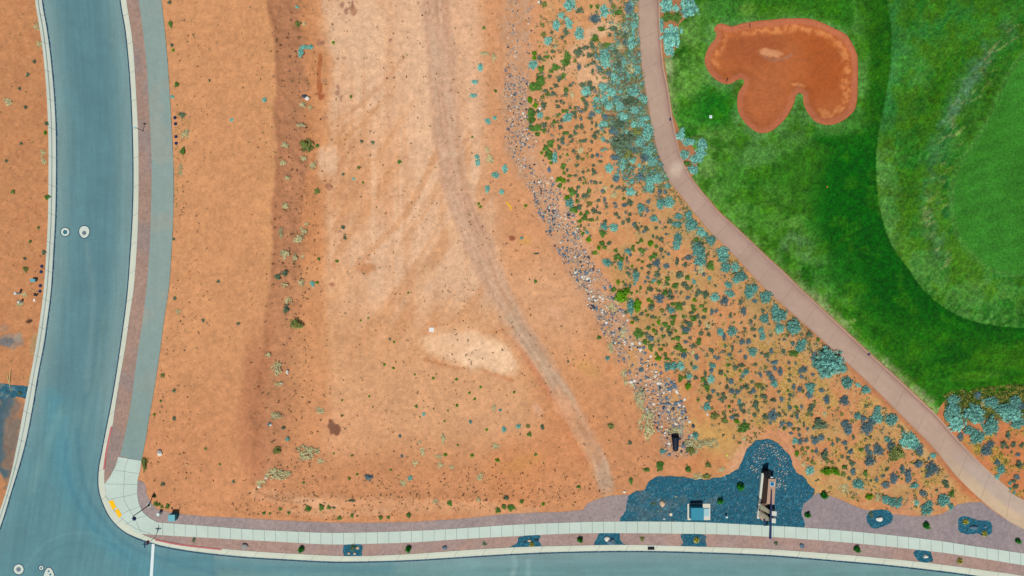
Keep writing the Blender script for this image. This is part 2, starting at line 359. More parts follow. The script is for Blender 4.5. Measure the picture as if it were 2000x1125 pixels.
    # dirt track
    tr = pdist(TRACK, px, py); wdt = np.interp(py, [-600, 0, 250, 420, 560, 700, 850, 950], [27, 27, 28, 25, 24, 23, 20, 9])
    trk = 1-sst(wdt-5, wdt+5, tr+dx*8+(med-.5)*8)
    col = mixc(col, (205, 165, 137), trk*(.9-sst(420, 700, py)*.4))
    side = px - np.interp(py, TRACK[:, 1], TRACK[:, 0])
    for off, wd, c, st in ((-13, 7, (212, 172, 142), .35), (9, 8, (212, 170, 140), .35), (-3, 4, (202, 156, 124), .3), (20, 3, (200, 146, 108), .35), (-22, 3, (202, 152, 114), .25)):
        col = mixc(col, c, (1-sst(wd*.5, wd*1.6, np.abs(side-off+(fbm(px, py, 40, 2, 71)-.5)*6)))*(tr < 34)*st*(1-sst(905, 950, py)))
    grey = 1-sst(8, 20, np.abs(side-2)+(med-.5)*14)
    col = mixc(col, (190, 160, 133), grey*sst(555, 640, py)*(1-sst(945, 968, py))*.9*sst(.25, .5, fbm(px, py, 50, 3, 73)+.1))
    stk = fbm(side, py*.045, 5, 3, 74)
    col = mixc(col, (212, 178, 148), (1-sst(14, 26, tr))*sst(.52, .68, stk)*.5*(1-sst(930, 960, py)))
    col = mixc(col, (184, 140, 108), (1-sst(14, 26, tr))*sst(.55, .7, 1-stk)*.45*(1-sst(930, 960, py)))
    col = mixc(col, (202, 130, 88), (1-sst(4, 9, np.abs(side+25+(py-700)*.02)))*sst(640, 720, py)*(1-sst(880, 940, py))*.7)
    # other wheel marks on the pad
    W = [([(632, 250), (690, 215), (745, 165), (790, 110)], 7, (208, 152, 108), .5), ([(640, 262), (700, 232), (770, 180)], 5, (206, 150, 106), .4),
         ([(618, 310), (650, 288), (700, 250), (740, 205)], 8, (205, 146, 98), .5), ([(690, 530), (730, 485), (790, 420), (830, 350), (848, 310)], 12, (207, 148, 102), .5),
         ([(740, 490), (785, 450), (820, 390), (845, 340)], 5, (230, 190, 156), .5), ([(660, 322), (700, 314), (745, 312)], 4, (196, 138, 94), .5),
         ([(828, 650), (870, 668), (930, 655), (1000, 640)], 6, (198, 132, 84), .4), ([(830, 702), (880, 716), (940, 722), (1000, 742)], 7, (186, 122, 78), .6),
         ([(825, 672), (840, 640), (895, 632)], 5, (196, 134, 88), .4), ([(870, 478), (905, 490), (930, 530), (935, 555)], 3, (222, 172, 134), .5),
         ([(880, 470), (915, 476), (945, 505)], 3, (222, 172, 134), .5), ([(740, 600), (750, 520), (758, 420)], 3, (228, 186, 150), .4), ([(775, 600), (778, 520), (784, 440)], 3, (228, 186, 150), .4),
         ([(700, 640), (730, 600), (760, 560), (765, 500)], 4, (230, 186, 150), .4), ([(1040, 1002), (900, 990), (700, 985), (560, 975), (505, 965)], 26, (212, 160, 119), .5),
         ([(560, 998), (640, 1004), (760, 1000)], 12, (216, 166, 126), .5), ([(500, 960), (540, 975), (590, 984)], 3, (120, 84, 60), .5)]
    for pts, wd, c, st in W:
        bx = [p[0] for p in pts]; by = [p[1] for p in pts]
        m = np.flatnonzero((px > min(bx)-30) & (px < max(bx)+30) & (py > min(by)-30) & (py < max(by)+30))
        if len(m): col[m] = mixc(col[m], c, stroke(px[m], py[m], pts, wd, 2.5, wd*.9, 77)*st)
    B = [(920, 684, 76, 32, 14, (238, 198, 160), 1), (862, 674, 40, 20, 0, (232, 188, 148), .9), (975, 702, 34, 26, 30, (236, 196, 158), .95), (905, 660, 40, 14, -5, (232, 190, 152), .8), (893, 640, 50, 10, -8, (222, 172, 130), .6), (640, 318, 22, 30, 0, (232, 192, 158), .8), (715, 524, 18, 11, 0, (200, 140, 96), .8), (716, 526, 12, 7, 0, (192, 132, 90), .5),
         (640, 560, 60, 50, 0, (214, 158, 112), .4), (690, 840, 60, 55, 0, (220, 162, 118), .6), (1050, 800, 16, 7, 60, (224, 174, 138), .7), (620, 985, 40, 12, 10, (220, 172, 134), .5),
         (1128, 400, 60, 60, 0, (222, 166, 122), .3), (700, 60, 60, 60, 0, (228, 188, 152), .5), (880, 300, 14, 8, 0, (232, 196, 166), .4), (1085, 610, 14, 12, 0, (222, 170, 138), .5), (1100, 790, 18, 36, -28, (222, 168, 130), .7),
         (1330, 60, 26, 16, -15, (222, 178, 140), 0), (1168, 62, 40, 14, -25, (226, 184, 146), .8), (1120, 112, 50, 22, -35, (224, 176, 134), .7), (1160, 150, 40, 26, 0, (226, 180, 140), .8), (1185, 115, 10, 30, 0, (206, 160, 116), .5), (1223, 156, 15, 9, 20, (150, 92, 62), .9), (1200, 226, 14, 10, 30, (140, 96, 68), .7), (1198, 198, 6, 5, 0, (214, 134, 88), .9),
         (1440, 905, 16, 42, 28, (220, 164, 128), .75), (1545, 885, 10, 50, -24, (216, 152, 116), .6), (1500, 848, 45, 9, 0, (214, 150, 112), .5), (1395, 850, 40, 36, 0, (208, 160, 90), .5), (1380, 905, 40, 30, 0, (204, 130, 82), .5),
         (1105, 870, 60, 90, 0, (205, 137, 89), .4), (1010, 920, 60, 60, 0, (204, 135, 85), .5), (1020, 905, 44, 14, -20, (208, 150, 80), .35), (1025, 470, 14, 8, 0, (208, 156, 84), .6), (1150, 720, 12, 30, -60, (206, 158, 90), .4), (1235, 700, 10, 30, 0, (206, 156, 90), .5)]
    for (x, y, rx, ry, rot, c, st) in B:
        R = max(rx, ry)*1.9
        m = np.flatnonzero((np.abs(px-x) < R) & (np.abs(py-y) < R))
        if len(m): col[m] = mixc(col[m], c, blob(px[m], py[m], x, y, rx, ry, rot, .35, .8, int(x) % 97)*st)
    # stains with hard ragged edges
    T = [(624, 175, 4.5, 17, 0, (176, 98, 52), 1), (625, 120, 5, 16, 2, (182, 108, 62), .9), (623, 150, 3.5, 40, 0, (184, 112, 68), .8), (627, 189, 6, 6, 0, (170, 96, 58), .9), (629, 84, 5, 4, 0, (150, 104, 84), .8), (622, 82, 3, 6, 0, (160, 112, 88), .6), (650, 836, 9, 12, 0, (133, 88, 64), 1), (658, 840, 8, 12, 0, (133, 88, 64), 1), (646, 824, 4, 6, 20, (138, 92, 66), 1),
         (668, 11, 4, 6, 0, (165, 122, 100), .8), (676, 22, 4, 8, 0, (165, 120, 98), .8), (690, 20, 6, 12, -10, (170, 120, 92), .8), (689, 8, 2.5, 9, 0, (165, 115, 90), .8), (660, 170, 3, 5, 0, (164, 120, 98), .7), (660, 182, 5, 6, 20, (164, 120, 98), .7), (666, 193, 3, 6, 0, (164, 120, 98), .6), (635, 158, 4, 4, 0, (164, 120, 98), .7), (635, 230, 7, 5, 0, (178, 130, 100), .5), (674, 113, 4, 4, 0, (170, 124, 96), .6),
         (642, 364, 7, 6, 0, (172, 118, 88), .8), (648, 555, 6, 4, 0, (168, 110, 82), .8), (652, 518, 5, 7, 0, (196, 130, 86), .5), (762, 78, 3, 3, 0, (150, 90, 80), .7), (1000, 465, 6, 5, 0, (150, 86, 56), .9), (1190, 720, 5, 5, 0, (196, 112, 66), .4),
         (8, 850, 26, 80, 4, (62, 98, 114), .95), (20, 850, 16, 84, 4, (92, 106, 112), .8), (36, 800, 16, 20, 0, (150, 118, 96), .6), (40, 900, 14, 40, 8, (140, 128, 112), .6), (20, 665, 26, 14, 0, (150, 132, 118), .8), (14, 668, 14, 8, 0, (104, 110, 118), .8), (36, 658, 8, 10, 0, (150, 150, 140), .6), (8, 640, 10, 8, 0, (150, 128, 112), .5), (66, 672, 6, 22, 6, (170, 146, 104), .7), (60, 740, 8, 16, 10, (182, 146, 100), .5), (38, 860, 30, 60, 12, (168, 120, 88), .6), (30, 850, 18, 30, 0, (120, 112, 104), .5),
         (690, 1020, 8, 3, 0, (196, 150, 110), .3)]
    for (x, y, rx, ry, rot, c, st) in T:
        R = max(rx, ry)*2.2
        m = np.flatnonzero((np.abs(px-x) < R) & (np.abs(py-y) < R))
        if len(m): col[m] = mixc(col[m], c, blob(px[m], py[m], x, y, rx, ry, rot, .15, .9, int(y) % 89+3)*st)
    col = col*(1 + (big-.5)*.06 + (med-.5)*.08 + (fine-.5)*.16 + (fine2-.5)*.14)[:, None]
    return np.clip(col, 5, 250)

def lawn(px, py):
    n = len(px); col = np.tile(np.array([48., 108, 22]), (n, 1))
    big = fbm(px, py, 90, 4, 81); med = fbm(px, py, 22, 4, 82); fine = fbm(px, py, 6, 3, 83); xf = fbm(px, py, 3.2, 2, 84); an = fbm(px*.86+py*.5, (py*.86-px*.5)*.3, 7, 3, 85)
    s = px - np.interp(py, SLINE[:, 1], SLINE[:, 0], right=2300); s = np.where(py > 640, 900-1500, s)
    dS = pdist(SLINE, px, py); right = (s > 0)
    left = ~right
    # fairway side, lighter towards the cart path
    west = 1-sst(0, 170, pdist(np.array(CR), px, py) + (big-.5)*110)
    col = mixc(col, (104, 154, 70), left*west*1.0*sst(.25, .55, med))
    bd = pdist(BUNK, px, py, True)
    col = mixc(col, (100, 152, 84), (1-sst(2, 26, bd+(med-.5)*22))*.75*left)
    col = mixc(col, (34, 100, 18), left*(1-sst(0, 60, np.abs(bd-42)+(med-.5)*30))*.35*(px > 1560))
    # deep green hollow that follows the edge line
    core = (1-sst(30, 120, dS+(big-.5)*70))*left
    col = mixc(col, (6, 86, 6), core*sst(200, 330, py)*.95)
    col = mixc(col, (24, 88, 8), core*(1-sst(200, 330, py))*.7)
    col = mixc(col, (8, 88, 8), blob(px, py, 1650, 410, 62, 130, 8, .5, .8, 4)*left*.9)
    col = mixc(col, (10, 86, 6), blob(px, py, 1770, 600, 120, 60, 35, .5, .8, 6)*left)
    col = mixc(col, (14, 92, 8), blob(px, py, 1610, 268, 36, 14, 20, .5, .8, 6)*.8)
    col = mixc(col, (16, 92, 10), blob(px, py, 1600, 520, 90, 40, 30, .5, .9, 5)*.5*left)
    # along the bottom: dark with mown arcs
    low = sst(590, 660, py-(px-1800)*.15)*left
    col = mixc(col, (28, 96, 8), low*.85)
    arc = np.sin((np.hypot(px-1990, py-180))/5.2)*.5+.5
    col = mixc(col, (52, 112, 18), low*arc*.35*sst(.3, .6, med))
    col = mixc(col, (10, 78, 6), low*blob(px, py, 1880, 712, 60, 40, 0, .6, .9, 12)*.6)
    # dry fringe beside the cart path
    cp = pdist(np.array(CR), px, py)
    col = mixc(col, (128, 152, 92), (1-sst(6, 24, cp+(fine-.5)*22))*.8*(sst(500, 590, py)+ (1-sst(110, 300, py))*.9 + .35))
    col = mixc(col, (150, 172, 118), blob(px, py, 1305, 128, 9, 22, 0, .2, .3, 3)*.75)
    col = mixc(col, (160, 176, 116), blob(px, py, 1666, 627, 6, 5, 0, .5, .8, 3)*.7)
    D = [(1395, 205, 40, 36, 0, (18, 104, 16), .85), (1345, 240, 26, 40, 0, (40, 116, 22), .6), (1420, 20, 50, 26, 0, (60, 126, 50), .5), (1470, 330, 60, 50, 10, (44, 116, 20), .6), (1440, 400, 70, 40, 40, (58, 128, 34), .5), (1485, 300, 60, 26, -20, (98, 148, 84), .55), (1560, 250, 26, 36, 0, (74, 124, 54), .7),
         (1555, 480, 30, 22, 30, (100, 140, 92), .55), (1590, 500, 26, 26, 0, (86, 134, 62), .5), (1500, 440, 30, 50, 0, (52, 118, 20), .5), (1680, 100, 18, 120, 0, (96, 152, 70), .7), (1640, 250, 60, 14, -10, (84, 140, 62), .5), (1540, 20, 60, 12, 0, (70, 128, 20), .6), (1600, 20, 60, 16, 0, (40, 110, 20), .4), (1460, 20, 20, 14, 0, (96, 140, 50), .7), (1440, 60, 12, 14, 0, (60, 110, 40), .3),
         (1700, 20, 26, 80, 0, (36, 92, 10), .7), (1720, 160, 12, 90, 0, (22, 88, 8), .6), (1442, 172, 10, 16, 20, (72, 104, 34), .8), (1350, 160, 30, 50, 0, (86, 146, 50), .5), (1690, 665, 40, 16, 35, (40, 108, 20), .5), (1980, 700, 80, 24, 0, (60, 112, 16), .6), (1905, 735, 50, 9, -5, (92, 140, 44), .5)]
    for (x, y, rx, ry, rot, c, st) in D:
        R = max(rx, ry)*1.9
        m = np.flatnonzero((np.abs(px-x) < R) & (np.abs(py-y) < R))
        if len(m): col[m] = mixc(col[m], c, blob(px[m], py[m], x, y, rx, ry, rot, .5, .8, int(x+y) % 97)*st)
    # rough beyond the line
    r = sst(-1.8, 1.8, np.where(right, dS, -dS)+(fine-.5)*3)
    rc = np.tile(np.array([56., 114, 28]), (n, 1))
    rc = mixc(rc, (74, 134, 56), sst(.4, .75, big)*.8)
    rc = mixc(rc, (34, 108, 34), sst(.5, .7, med)*.55)
    rc = mixc(rc, (96, 152, 72), (1-sst(10, 55, dS+(med-.5)*30))*sst(230, 320, py)*.7)
    rc = mixc(rc, (50, 122, 62), (1-sst(10, 60, dS))*(1-sst(230, 300, py))*.6)
    dg = np.abs((px-2000)*.80 + (py-40)*.60)       # diagonal bands falling to the lower left
    R2 = [([(2010, 15), (1930, 90), (1870, 150), (1830, 240), (1800, 320)], 62, (24, 100, 18), .8), ([(1860, 150), (1830, 200), (1800, 280)], 20, (70, 124, 14), .7), ([(1990, 20), (1900, 60), (1840, 100), (1760, 130)], 34, (80, 150, 56), .6), ([(1800, 60), (1840, 40), (1900, 20)], 26, (38, 118, 54), .6), ([(1970, 60), (1920, 105), (1870, 200), (1835, 270), (1822, 360), (1822, 430), (1838, 500)], 36, (84, 128, 84), .7), ([(1930, 105), (1890, 170), (1850, 240)], 18, (104, 140, 116), .7),
          ([(1850, 255), (1850, 330), (1848, 410), (1856, 450)], 16, (28, 98, 40), .8), ([(1740, 330), (1745, 400), (1760, 470), (1800, 520), (1860, 560)], 40, (84, 140, 60), .6), ([(1800, 560), (1870, 605), (1960, 620), (2050, 625)], 34, (30, 96, 18), .7), ([(1880, 530), (1930, 560), (2040, 575)], 22, (96, 146, 66), .6), ([(1850, 580), (1900, 560), (1990, 585)], 14, (104, 146, 60), .35)]
    for pts, wd, c, st in R2:
        rc = mixc(rc, c, stroke(px, py, pts, wd*1.1, wd*.45, wd*.8, 91)*st*(.35+.65*sst(.38, .6, an)))
    fl = sst(.60, .66, fbm((px*.55+py*.83)*1., (px*.83-py*.55)*.35+0*py, 7, 3, 93))*stroke(px, py, [(1985, 60), (1925, 130), (1880, 215), (1850, 300), (1838, 370), (1822, 420), (1840, 500)], 44, 8, 18, 92)
    rc = mixc(rc, (160, 160, 100), fl*.5)
    rc = mixc(rc, (66, 116, 8), sst(.5, .66, fbm(px, py, 34, 4, 96))*.5)
    rc = mixc(rc, (14, 88, 14), sst(.5, .7, an)*.25)
    ga = pdist(GREEN, px, py, True)
    rc = mixc(rc, (70, 130, 52), (1-sst(3, 12, ga))*.7)
    # shade-green rough right at the top, beyond the frame a plain lawn
    col = col*(1-r[:, None]) + rc*r[:, None]
    col = mixc(col, (8, 74, 8), left*(1-sst(1, 12, dS+(fine-.5)*5))*.5)
    col = mixc(col, (58, 118, 8), left*sst(.52, .68, fbm(px, py, 26, 4, 97))*.45)
    tex = 1 + (big-.5)*.2 + (med-.5)*.20 + (fine-.5)*.42 + (xf-.5)*.42
    col = col*tex[:, None]
    col = mixc(col, (26, 74, 12), sst(.66, .74, fbm(px, py, 5, 3, 95))*.2*sst(.5, .65, big))
    return np.clip(col, 3, 250)

def green_p(px, py):
    n = len(px); col = np.tile(np.array([54., 124, 36]), (n, 1))
    ga = pdist(GREEN, px, py, True)
    col = mixc(col, (66, 148, 52), sst(10, 80, 600-py)*0 + .35*sst(.4, .7, fbm(px, py, 110, 3, 101)))
    st = np.sin((px*.3+py*.95)/4.4)*.5+.5
    col = col*(1 + (st-.5)*.05 + (fbm(px, py, 26, 4, 102)-.5)*.2 + (fbm(px, py, 4, 3, 103)-.5)*.18)[:, None]
    col = mixc(col, (62, 134, 44), (1-sst(4, 10, ga))*.6)
    col = mixc(col, (60, 122, 44), (1-sst(1, 4, ga))*.4)
    return np.clip(col, 3, 250)

def sand(px, py):
    n = len(px); col = np.tile(np.array([178., 98, 48]), (n, 1))
    bd = pdist(BUNK, px, py, True); med = fbm(px, py, 20, 4, 111); fine = fbm(px, py, 5, 3, 112)
    e = bd + (med-.5)*10 + (fbm(px, py, 10, 4, 116)-.5)*16
    col = mixc(col, (170, 84, 30), blob(px, py, 1600, 130, 60, 75, 0, .5, .7, 5)*.8)
    col = mixc(col, (188, 108, 58), blob(px, py, 1540, 140, 40, 50, 20, .6, .9, 15)*.6)
    col = mixc(col, (160, 84, 44), blob(px, py, 1480, 95, 60, 30, 0, .5, .7, 5)*.6)
    col = mixc(col, (180, 102, 56), blob(px, py, 1490, 200, 50, 60, 0, .5, .4, 6)*.8)
    lightband = (sst(14, 17, e)*(1-sst(23, 33, e)))
    where = np.clip(blob(px, py, 1652, 140, 36, 90, 0, .4, .5, 3) + blob(px, py, 1545, 55, 110, 24, 0, .4, .6, 4) + blob(px, py, 1402, 105, 18, 42, 10, .4, .6, 5) + blob(px, py, 1625, 222, 30, 14, 0, .4, .6, 6), 0, 1)
    col = mixc(col, (214, 136, 78), lightband*where*sst(.34, .6, fbm(px, py, 9, 4, 113))*.85)
    col = mixc(col, (214, 136, 80), blob(px, py, 1559, 166, 13, 4, 10, .3, .9, 7)*.9)
    rim = 1-sst(9, 15, bd+(med-.5)*6)
    col = mixc(col, (186, 108, 72), rim*.95)
    col = mixc(col, (150, 80, 48), (1-sst(0, 2.0, bd))*.5)
    col = mixc(col, (214, 150, 104), (blob(px, py, 1506, 104, 22, 8, 10, .3, 1.0, 9))*.9)
    col = mixc(col, (168, 122, 110), stroke(px, py, [(1482, 105), (1500, 116), (1530, 116), (1545, 106)], 5, 2, 6, 9)*.5)
    rk = np.sin(np.hypot(px-1496, (py-150)*1.25)/1.55)*.5+.5
    col = col*(1 + (rk-.5)*.035*blob(px, py, 1490, 205, 50, 55, 0, .5))[:, None]
    rr = np.sin(bd/1.1)*.5+.5
    col = col*(1 + (rr-.5)*.02*rim)[:, None]
    col = col*(1 + (fine-.5)*.16 + (med-.5)*.08)[:, None]
    return np.clip(col, 5, 250)

def road_p(px, py):
    n = len(px); col = np.tile(np.array([94., 136, 143]), (n, 1))
    e = np.minimum(pdist(WK_i, px, py), pdist(EK_o, px, py)); med = fbm(px, py, 40, 4, 121)
    col = mixc(col, (126, 156, 158), (1-sst(4, 42, e+(med-.5)*16))*.8)
    col = mixc(col, (86, 130, 141), sst(30, 60, e)*(py < 800)*.6)
    inter = sst(740, 930, py)*(px < 420)
    col = mixc(col, (86, 138, 149), inter*.7)
    col = mixc(col, (106, 148, 150), sst(1085, 1120, py)*(px > 420)*.9)
    for pts, wd, c, st in (([(105, 780), (120, 900), (150, 980), (215, 1060), (330, 1140)], 40, (78, 146, 162), .5), ([(150, 840), (160, 930), (190, 1000), (260, 1070), (420, 1120)], 8, (70, 124, 142), .55), ([(128, 860), (135, 940), (175, 1020), (250, 1090)], 10, (62, 124, 144), .4),
                           ([(60, 1130), (95, 1080), (150, 1060), (215, 1075)], 5, (76, 128, 142), .45), ([(70, 1140), (110, 1095), (160, 1085)], 4, (76, 128, 142), .4), ([(40, 1120), (90, 1060), (160, 1040), (230, 1060)], 4, (112, 160, 166), .3),
                           ([(170, 480), (182, 600), (168, 760)], 12, (122, 156, 156), .35), ([(60, 960), (80, 900), (120, 800)], 16, (116, 158, 158), .4), ([(205, 600), (190, 720), (165, 840)], 8, (118, 156, 154), .3), ([(1000, 1125), (1007, 1100), (1003, 1088)], 8, (150, 180, 180), .5), ([(1032, 1125), (1032, 1095)], 8, (146, 178, 178), .4), ([(840, 1115), (900, 1106), (1000, 1100)], 16, (120, 158, 160), .5), ([(330, 1090), (520, 1108), (760, 1112)], 22, (76, 134, 148), .5)):
        m = np.flatnonzero((px > -60) & (px < 1100)); col[m] = mixc(col[m], c, stroke(px[m], py[m], pts, wd, wd*.45, wd*.5, 33)*st)
    along = np.where(px > 330, fbm(px*.06, py, 6, 3, 122), fbm(px+ (py-400)**2*.00012, py*.05, 5, 3, 123))
    col = col*(1 + (along-.5)*.12 + (med-.5)*.10 + (fbm(px, py, 4, 2, 124)-.5)*.05)[:, None]
    return np.clip(col, 5, 250)
def path_p(px, py):
    n = len(px); col = np.tile(np.array([139., 161, 157]), (n, 1)); med = fbm(px, py, 45, 4, 131)
    col = mixc(col, (170, 162, 146), sst(.5, .7, med)*.35)
    col = mixc(col, (124, 152, 150), sst(560, 860, py)*.6)
    return col*(1 + (fbm(px, py*.08, 5, 3, 132)-.5)*.06 + (fbm(px, py, 4, 2, 133)-.5)*.05)[:, None]
def cart_p(px, py):
    n = len(px); col = np.tile(np.array([183., 157, 140]), (n, 1)); med = fbm(px, py, 40, 4, 141)
    dR = pdist(np.array(CR), px, py); dL = pdist(np.array(CL), px, py)
    col = mixc(col, (170, 138, 126), (1-sst(5, 17, dR+(med-.5)*12))*.65*(1-sst(820, 950, py)))
    col = mixc(col, (150, 116, 100), (1-sst(.6, 1.6, np.abs(dR-3.4)))*.7)
    col = mixc(col, (206, 178, 160), (1-sst(1.2, 2.4, dR))*.8)
    col = mixc(col, (166, 128, 104), (1-sst(.5, 3, dL+(fbm(px, py, 6, 2, 143)-.5)*3))*.7)
    col = mixc(col, (174, 146, 133), sst(180, 300, py)*(1-sst(560, 700, py))*.45)
    col = mixc(col, (208, 184, 152), sst(860, 960, py)*.8)
    col = mixc(col, (176, 160, 160), (1-sst(10, 20, np.abs(dR-16)+(med-.5)*10))*sst(860, 930, py)*.5)
    col = mixc(col, (222, 204, 184), blob(px, py, 1322, 330, 12, 16, 30, .5, .9, 3)*.5)
    return np.clip(col*(1 + (med-.5)*.10 + (fbm(px, py, 5, 3, 142)-.5)*.09)[:, None], 5, 250)
def gravel_p(base, tint, seed, st=.5):
    def f(px, py):
        col = np.tile(np.array(base, float), (len(px), 1))
        col = mixc(col, tint, sst(.42, .62, fbm(px, py, 70, 4, seed))*st)
        return np.clip(col*(1 + (fbm(px, py, 3.2, 2, seed+1)-.5)*.22 + (fbm(px, py, 18, 3, seed+2)-.5)*.08)[:, None], 5, 250)
    return f
def darkg_p(px, py):
    col = np.tile(np.array([14., 92, 116]), (len(px), 1))
    col = mixc(col, (98, 108, 116), sst(.5, .7, fbm(px, py, 34, 4, 151))*.55*(px < 1420)*(px > 1225))
    g = fbm(px, py, 3.0, 3, 152)
    col = col*(1 + (g-.5)*.5)[:, None]
    return np.clip(mixc(col, (90, 140, 156), sst(.66, .74, g)*.5), 5, 250)
def conc_p(base):
    def f(px, py):
        col = np.tile(np.array(base, float), (len(px), 1))
        return np.clip(col*(1 + (fbm(px, py, 30, 4, 161)-.5)*.07 + (fbm(px, py, 5, 3, 162)-.5)*.04)[:, None], 5, 250)
    return f

M_dirt = mat('soil', attr='col', noise=.12, nscale=4.2, bump=.05, bscale=3.2, speck=.5, speck_col=tuple(alb((120, 82, 52))), sscale=2.6, sthr=.66)
M_lawn = mat('turf', attr='col', noise=.34, nscale=3.6, bump=.06, bscale=5, rough=.9, spec=.1)
M_sand = mat('bunker_sand', attr='col', noise=.10, nscale=4.5, bump=.03, bscale=6)
M_asph = mat('asphalt', attr='col', noise=.08, nscale=5, coarse=.03, bump=.004, bscale=20, rough=.8)
M_conc = mat('concrete', attr='col', noise=.035, nscale=5, bump=.003, bscale=20)
M_grav = mat('gravel', attr='col', noise=.20, nscale=9, bump=.05, bscale=9)
M_dgrav = mat('dark_gravel', attr='col', noise=.42, nscale=5, bump=.08, bscale=7, speck=.5, speck_col=tuple(alb((112, 160, 172))), sscale=5.5, sthr=.58)
M_joint = mat('joint_line', col=tuple(alb((128, 144, 142))), noise=.1)
M_joint2 = mat('cart_joint', col=tuple(alb((150, 126, 114))), noise=.1)
M_seal = mat('tar_seal', col=tuple(alb((20, 62, 92))), noise=.2, nscale=3, rough=.7)

# ---------------------------------------------------------------- ground: one sheet to the horizon
def axis(lo, hi, res, far):
    a = list(np.arange(lo, hi+res*.5, res)); s = res; x = a[-1]
    right = []
    while x < far: s *= 1.22; x += s; right.append(x)
    left = []; s = res; x = a[0]
    while x > -far: s *= 1.22; x -= s; left.append(x)
    return np.array(left[::-1] + a + right)
xs = axis(-82, 82, .19, 1200); ys = axis(-50, 50, .19, 1200)
X, Y = np.meshgrid(xs, ys); ny, nx = X.shape; X = X.ravel(); Y = Y.ravel()
px = X*S+1000; py = 562.5-Y*S
Z = terrain(px, py)
kk = H/(H - Z + Z0)
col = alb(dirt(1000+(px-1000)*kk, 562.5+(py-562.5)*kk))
Z = np.where(inside(_roadcut, px, py), -0.10, Z)
for pl in (np.vstack([spline(CL, 10), spline(CR, 10)[::-1]]), np.array(LAWN), np.vstack([spline(SW_t, 10), spline(SW_b, 10)[::-1]]), np.vstack([spline(PL, 10), spline(PR, 10)[::-1]])):
    Z = np.where(inside(pl, px, py), Z-0.06, Z)
Z = np.where(inside(BUNK, px, py), Z-1.2, Z)
idx = np.arange(ny*nx).reshape(ny, nx)
F = np.stack([idx[:-1, :-1], idx[:-1, 1:], idx[1:, 1:], idx[1:, :-1]], -1).reshape(-1, 4)
tag(link('ground', npmesh('ground', np.c_[X, Y, Z], F4=F, mats=[M_dirt], col=col, smooth=True)), kind='structure')

# ---------------------------------------------------------------- paved ribbons
def ribbon(name, L, R, prof, painter, m, n=None, joints=None, jm=None, jw=.045, jz=.004, skirt=True, jspan=(0, 1)):
    """prof: list of (t across 0..1, z)"""
    Ls = spline(L, 7); Rs = spline(R, 7)
    n = n or max(len(Ls), len(Rs)); Ls = resample(Ls, n); Rs = resample(Rs, n)
    V = []; k = len(prof)
    cols = []
    for t, z in prof:
        p = Ls*(1-t)+Rs*t; mm = mpoly(p); V.append(np.c_[mm, np.full(n, z)])
        cols.append(painter(p[:, 0], p[:, 1]))
    V = np.stack(V, 1).reshape(-1, 3); cols = np.stack(cols, 1).reshape(-1, 3)
    i = np.arange((n-1)*k).reshape(n-1, k)[:, :-1].ravel()
    F = np.stack([i, i+1, i+k+1, i+k], -1); mi = [0]*len(F)
    mats = [m]; V = list(map(tuple, V)); cl = list(map(tuple, alb(cols))); F = [tuple(f) for f in F]
    if joints:
        mats.append(jm or M_joint)
        c = mpoly((Ls+Rs)/2); d = np.r_[0, np.cumsum(np.hypot(*np.diff(c, axis=0).T))]
        a = mpoly(Ls); b = mpoly(Rs); zt = max(z for t, z in prof) + jz
        zz = prof if jspan is None else None
        for s in np.arange(joints*.5, d[-1], joints):
            f = lambda arr, s_: np.array([np.interp(s_, d, arr[:, 0]), np.interp(s_, d, arr[:, 1])])
            p0, p1, q0, q1 = f(a, s-jw/2), f(a, s+jw/2), f(b, s-jw/2), f(b, s+jw/2)
            segs = [(0, 1)] if jspan else [(prof[j][0], prof[j+1][0]) for j in range(len(prof)-1)]
            for (t0, t1) in (segs if jspan else segs):
                z0 = zt if jspan else [z for t, z in prof if t == t0][-1]+jz
                z1 = zt if jspan else [z for t, z in prof if t == t1][0]+jz
                if t0 == t1: continue
                base = len(V)
                V += [(*(p0*(1-t0)+q0*t0), z0), (*(p1*(1-t0)+q1*t0), z0), (*(p1*(1-t1)+q1*t1), z1), (*(p0*(1-t1)+q0*t1), z1)]
                cl += [(.2, .2, .2)]*4; F.append((base, base+1, base+2, base+3)); mi.append(1)
    me = npmesh(name, V, F4=F, mats=mats, mi=mi, col=np.array(cl), smooth=False)
    return link(name, me)
def dens(L, R, prof, k=6):
    """spread a profile for painting"""
    return [(t, z) for t, z in prof]
flatp = lambda z, n=8: [(0, z-.15)] + [(i/n, z) for i in range(n+1)] + [(1, z-.15)]
ZP = 0.165
tag(sheet('road', _roadpoly[::-1] if False else np.vstack([ROADPOLY_W[ROADPOLY_W[:, 1] > -330], [(-170, 1300), (-170, 1330), (2250, 1330), (2250, 1185)], ROADPOLY_E[::-1][(ROADPOLY_E[::-1][:, 1] > -330) & (ROADPOLY_E[::-1][:, 0] < 2250)]]), [], road_p, M_asph, dz=0.0, res=.25, flat=0.0), kind='structure')
tag(ribbon('multi_use_path', PL, PR, flatp(ZP), path_p, M_asph), kind='structure')
tag(ribbon('cart_path', CL, CR, [(0, .02)] + [(i/12, ZP+.01) for i in range(12)] + [(.925, ZP+.012), (.93, ZP+.06), (1, ZP+.06), (1, .02)], cart_p, M_conc, joints=4.6, jm=M_joint2, jspan=None, jz=.004), kind='structure')
tag(ribbon('sidewalk', SW_t, SW_b, flatp(ZP+.005, 4), conc_p((197, 215, 205)), M_conc, joints=1.70, jw=.06), kind='structure')
kerbprof = [(0, -.05), (0, .015), (.50, .03), (.58, .165), (1, .17), (1, .05)]
tag(ribbon('kerb', EK_o, EK_i, kerbprof, conc_p((206, 214, 198)), M_conc, joints=4.3, jspan=None, jw=.05), label='pale concrete kerb and gutter on the lot side of the road', cat='kerb', kind='structure')
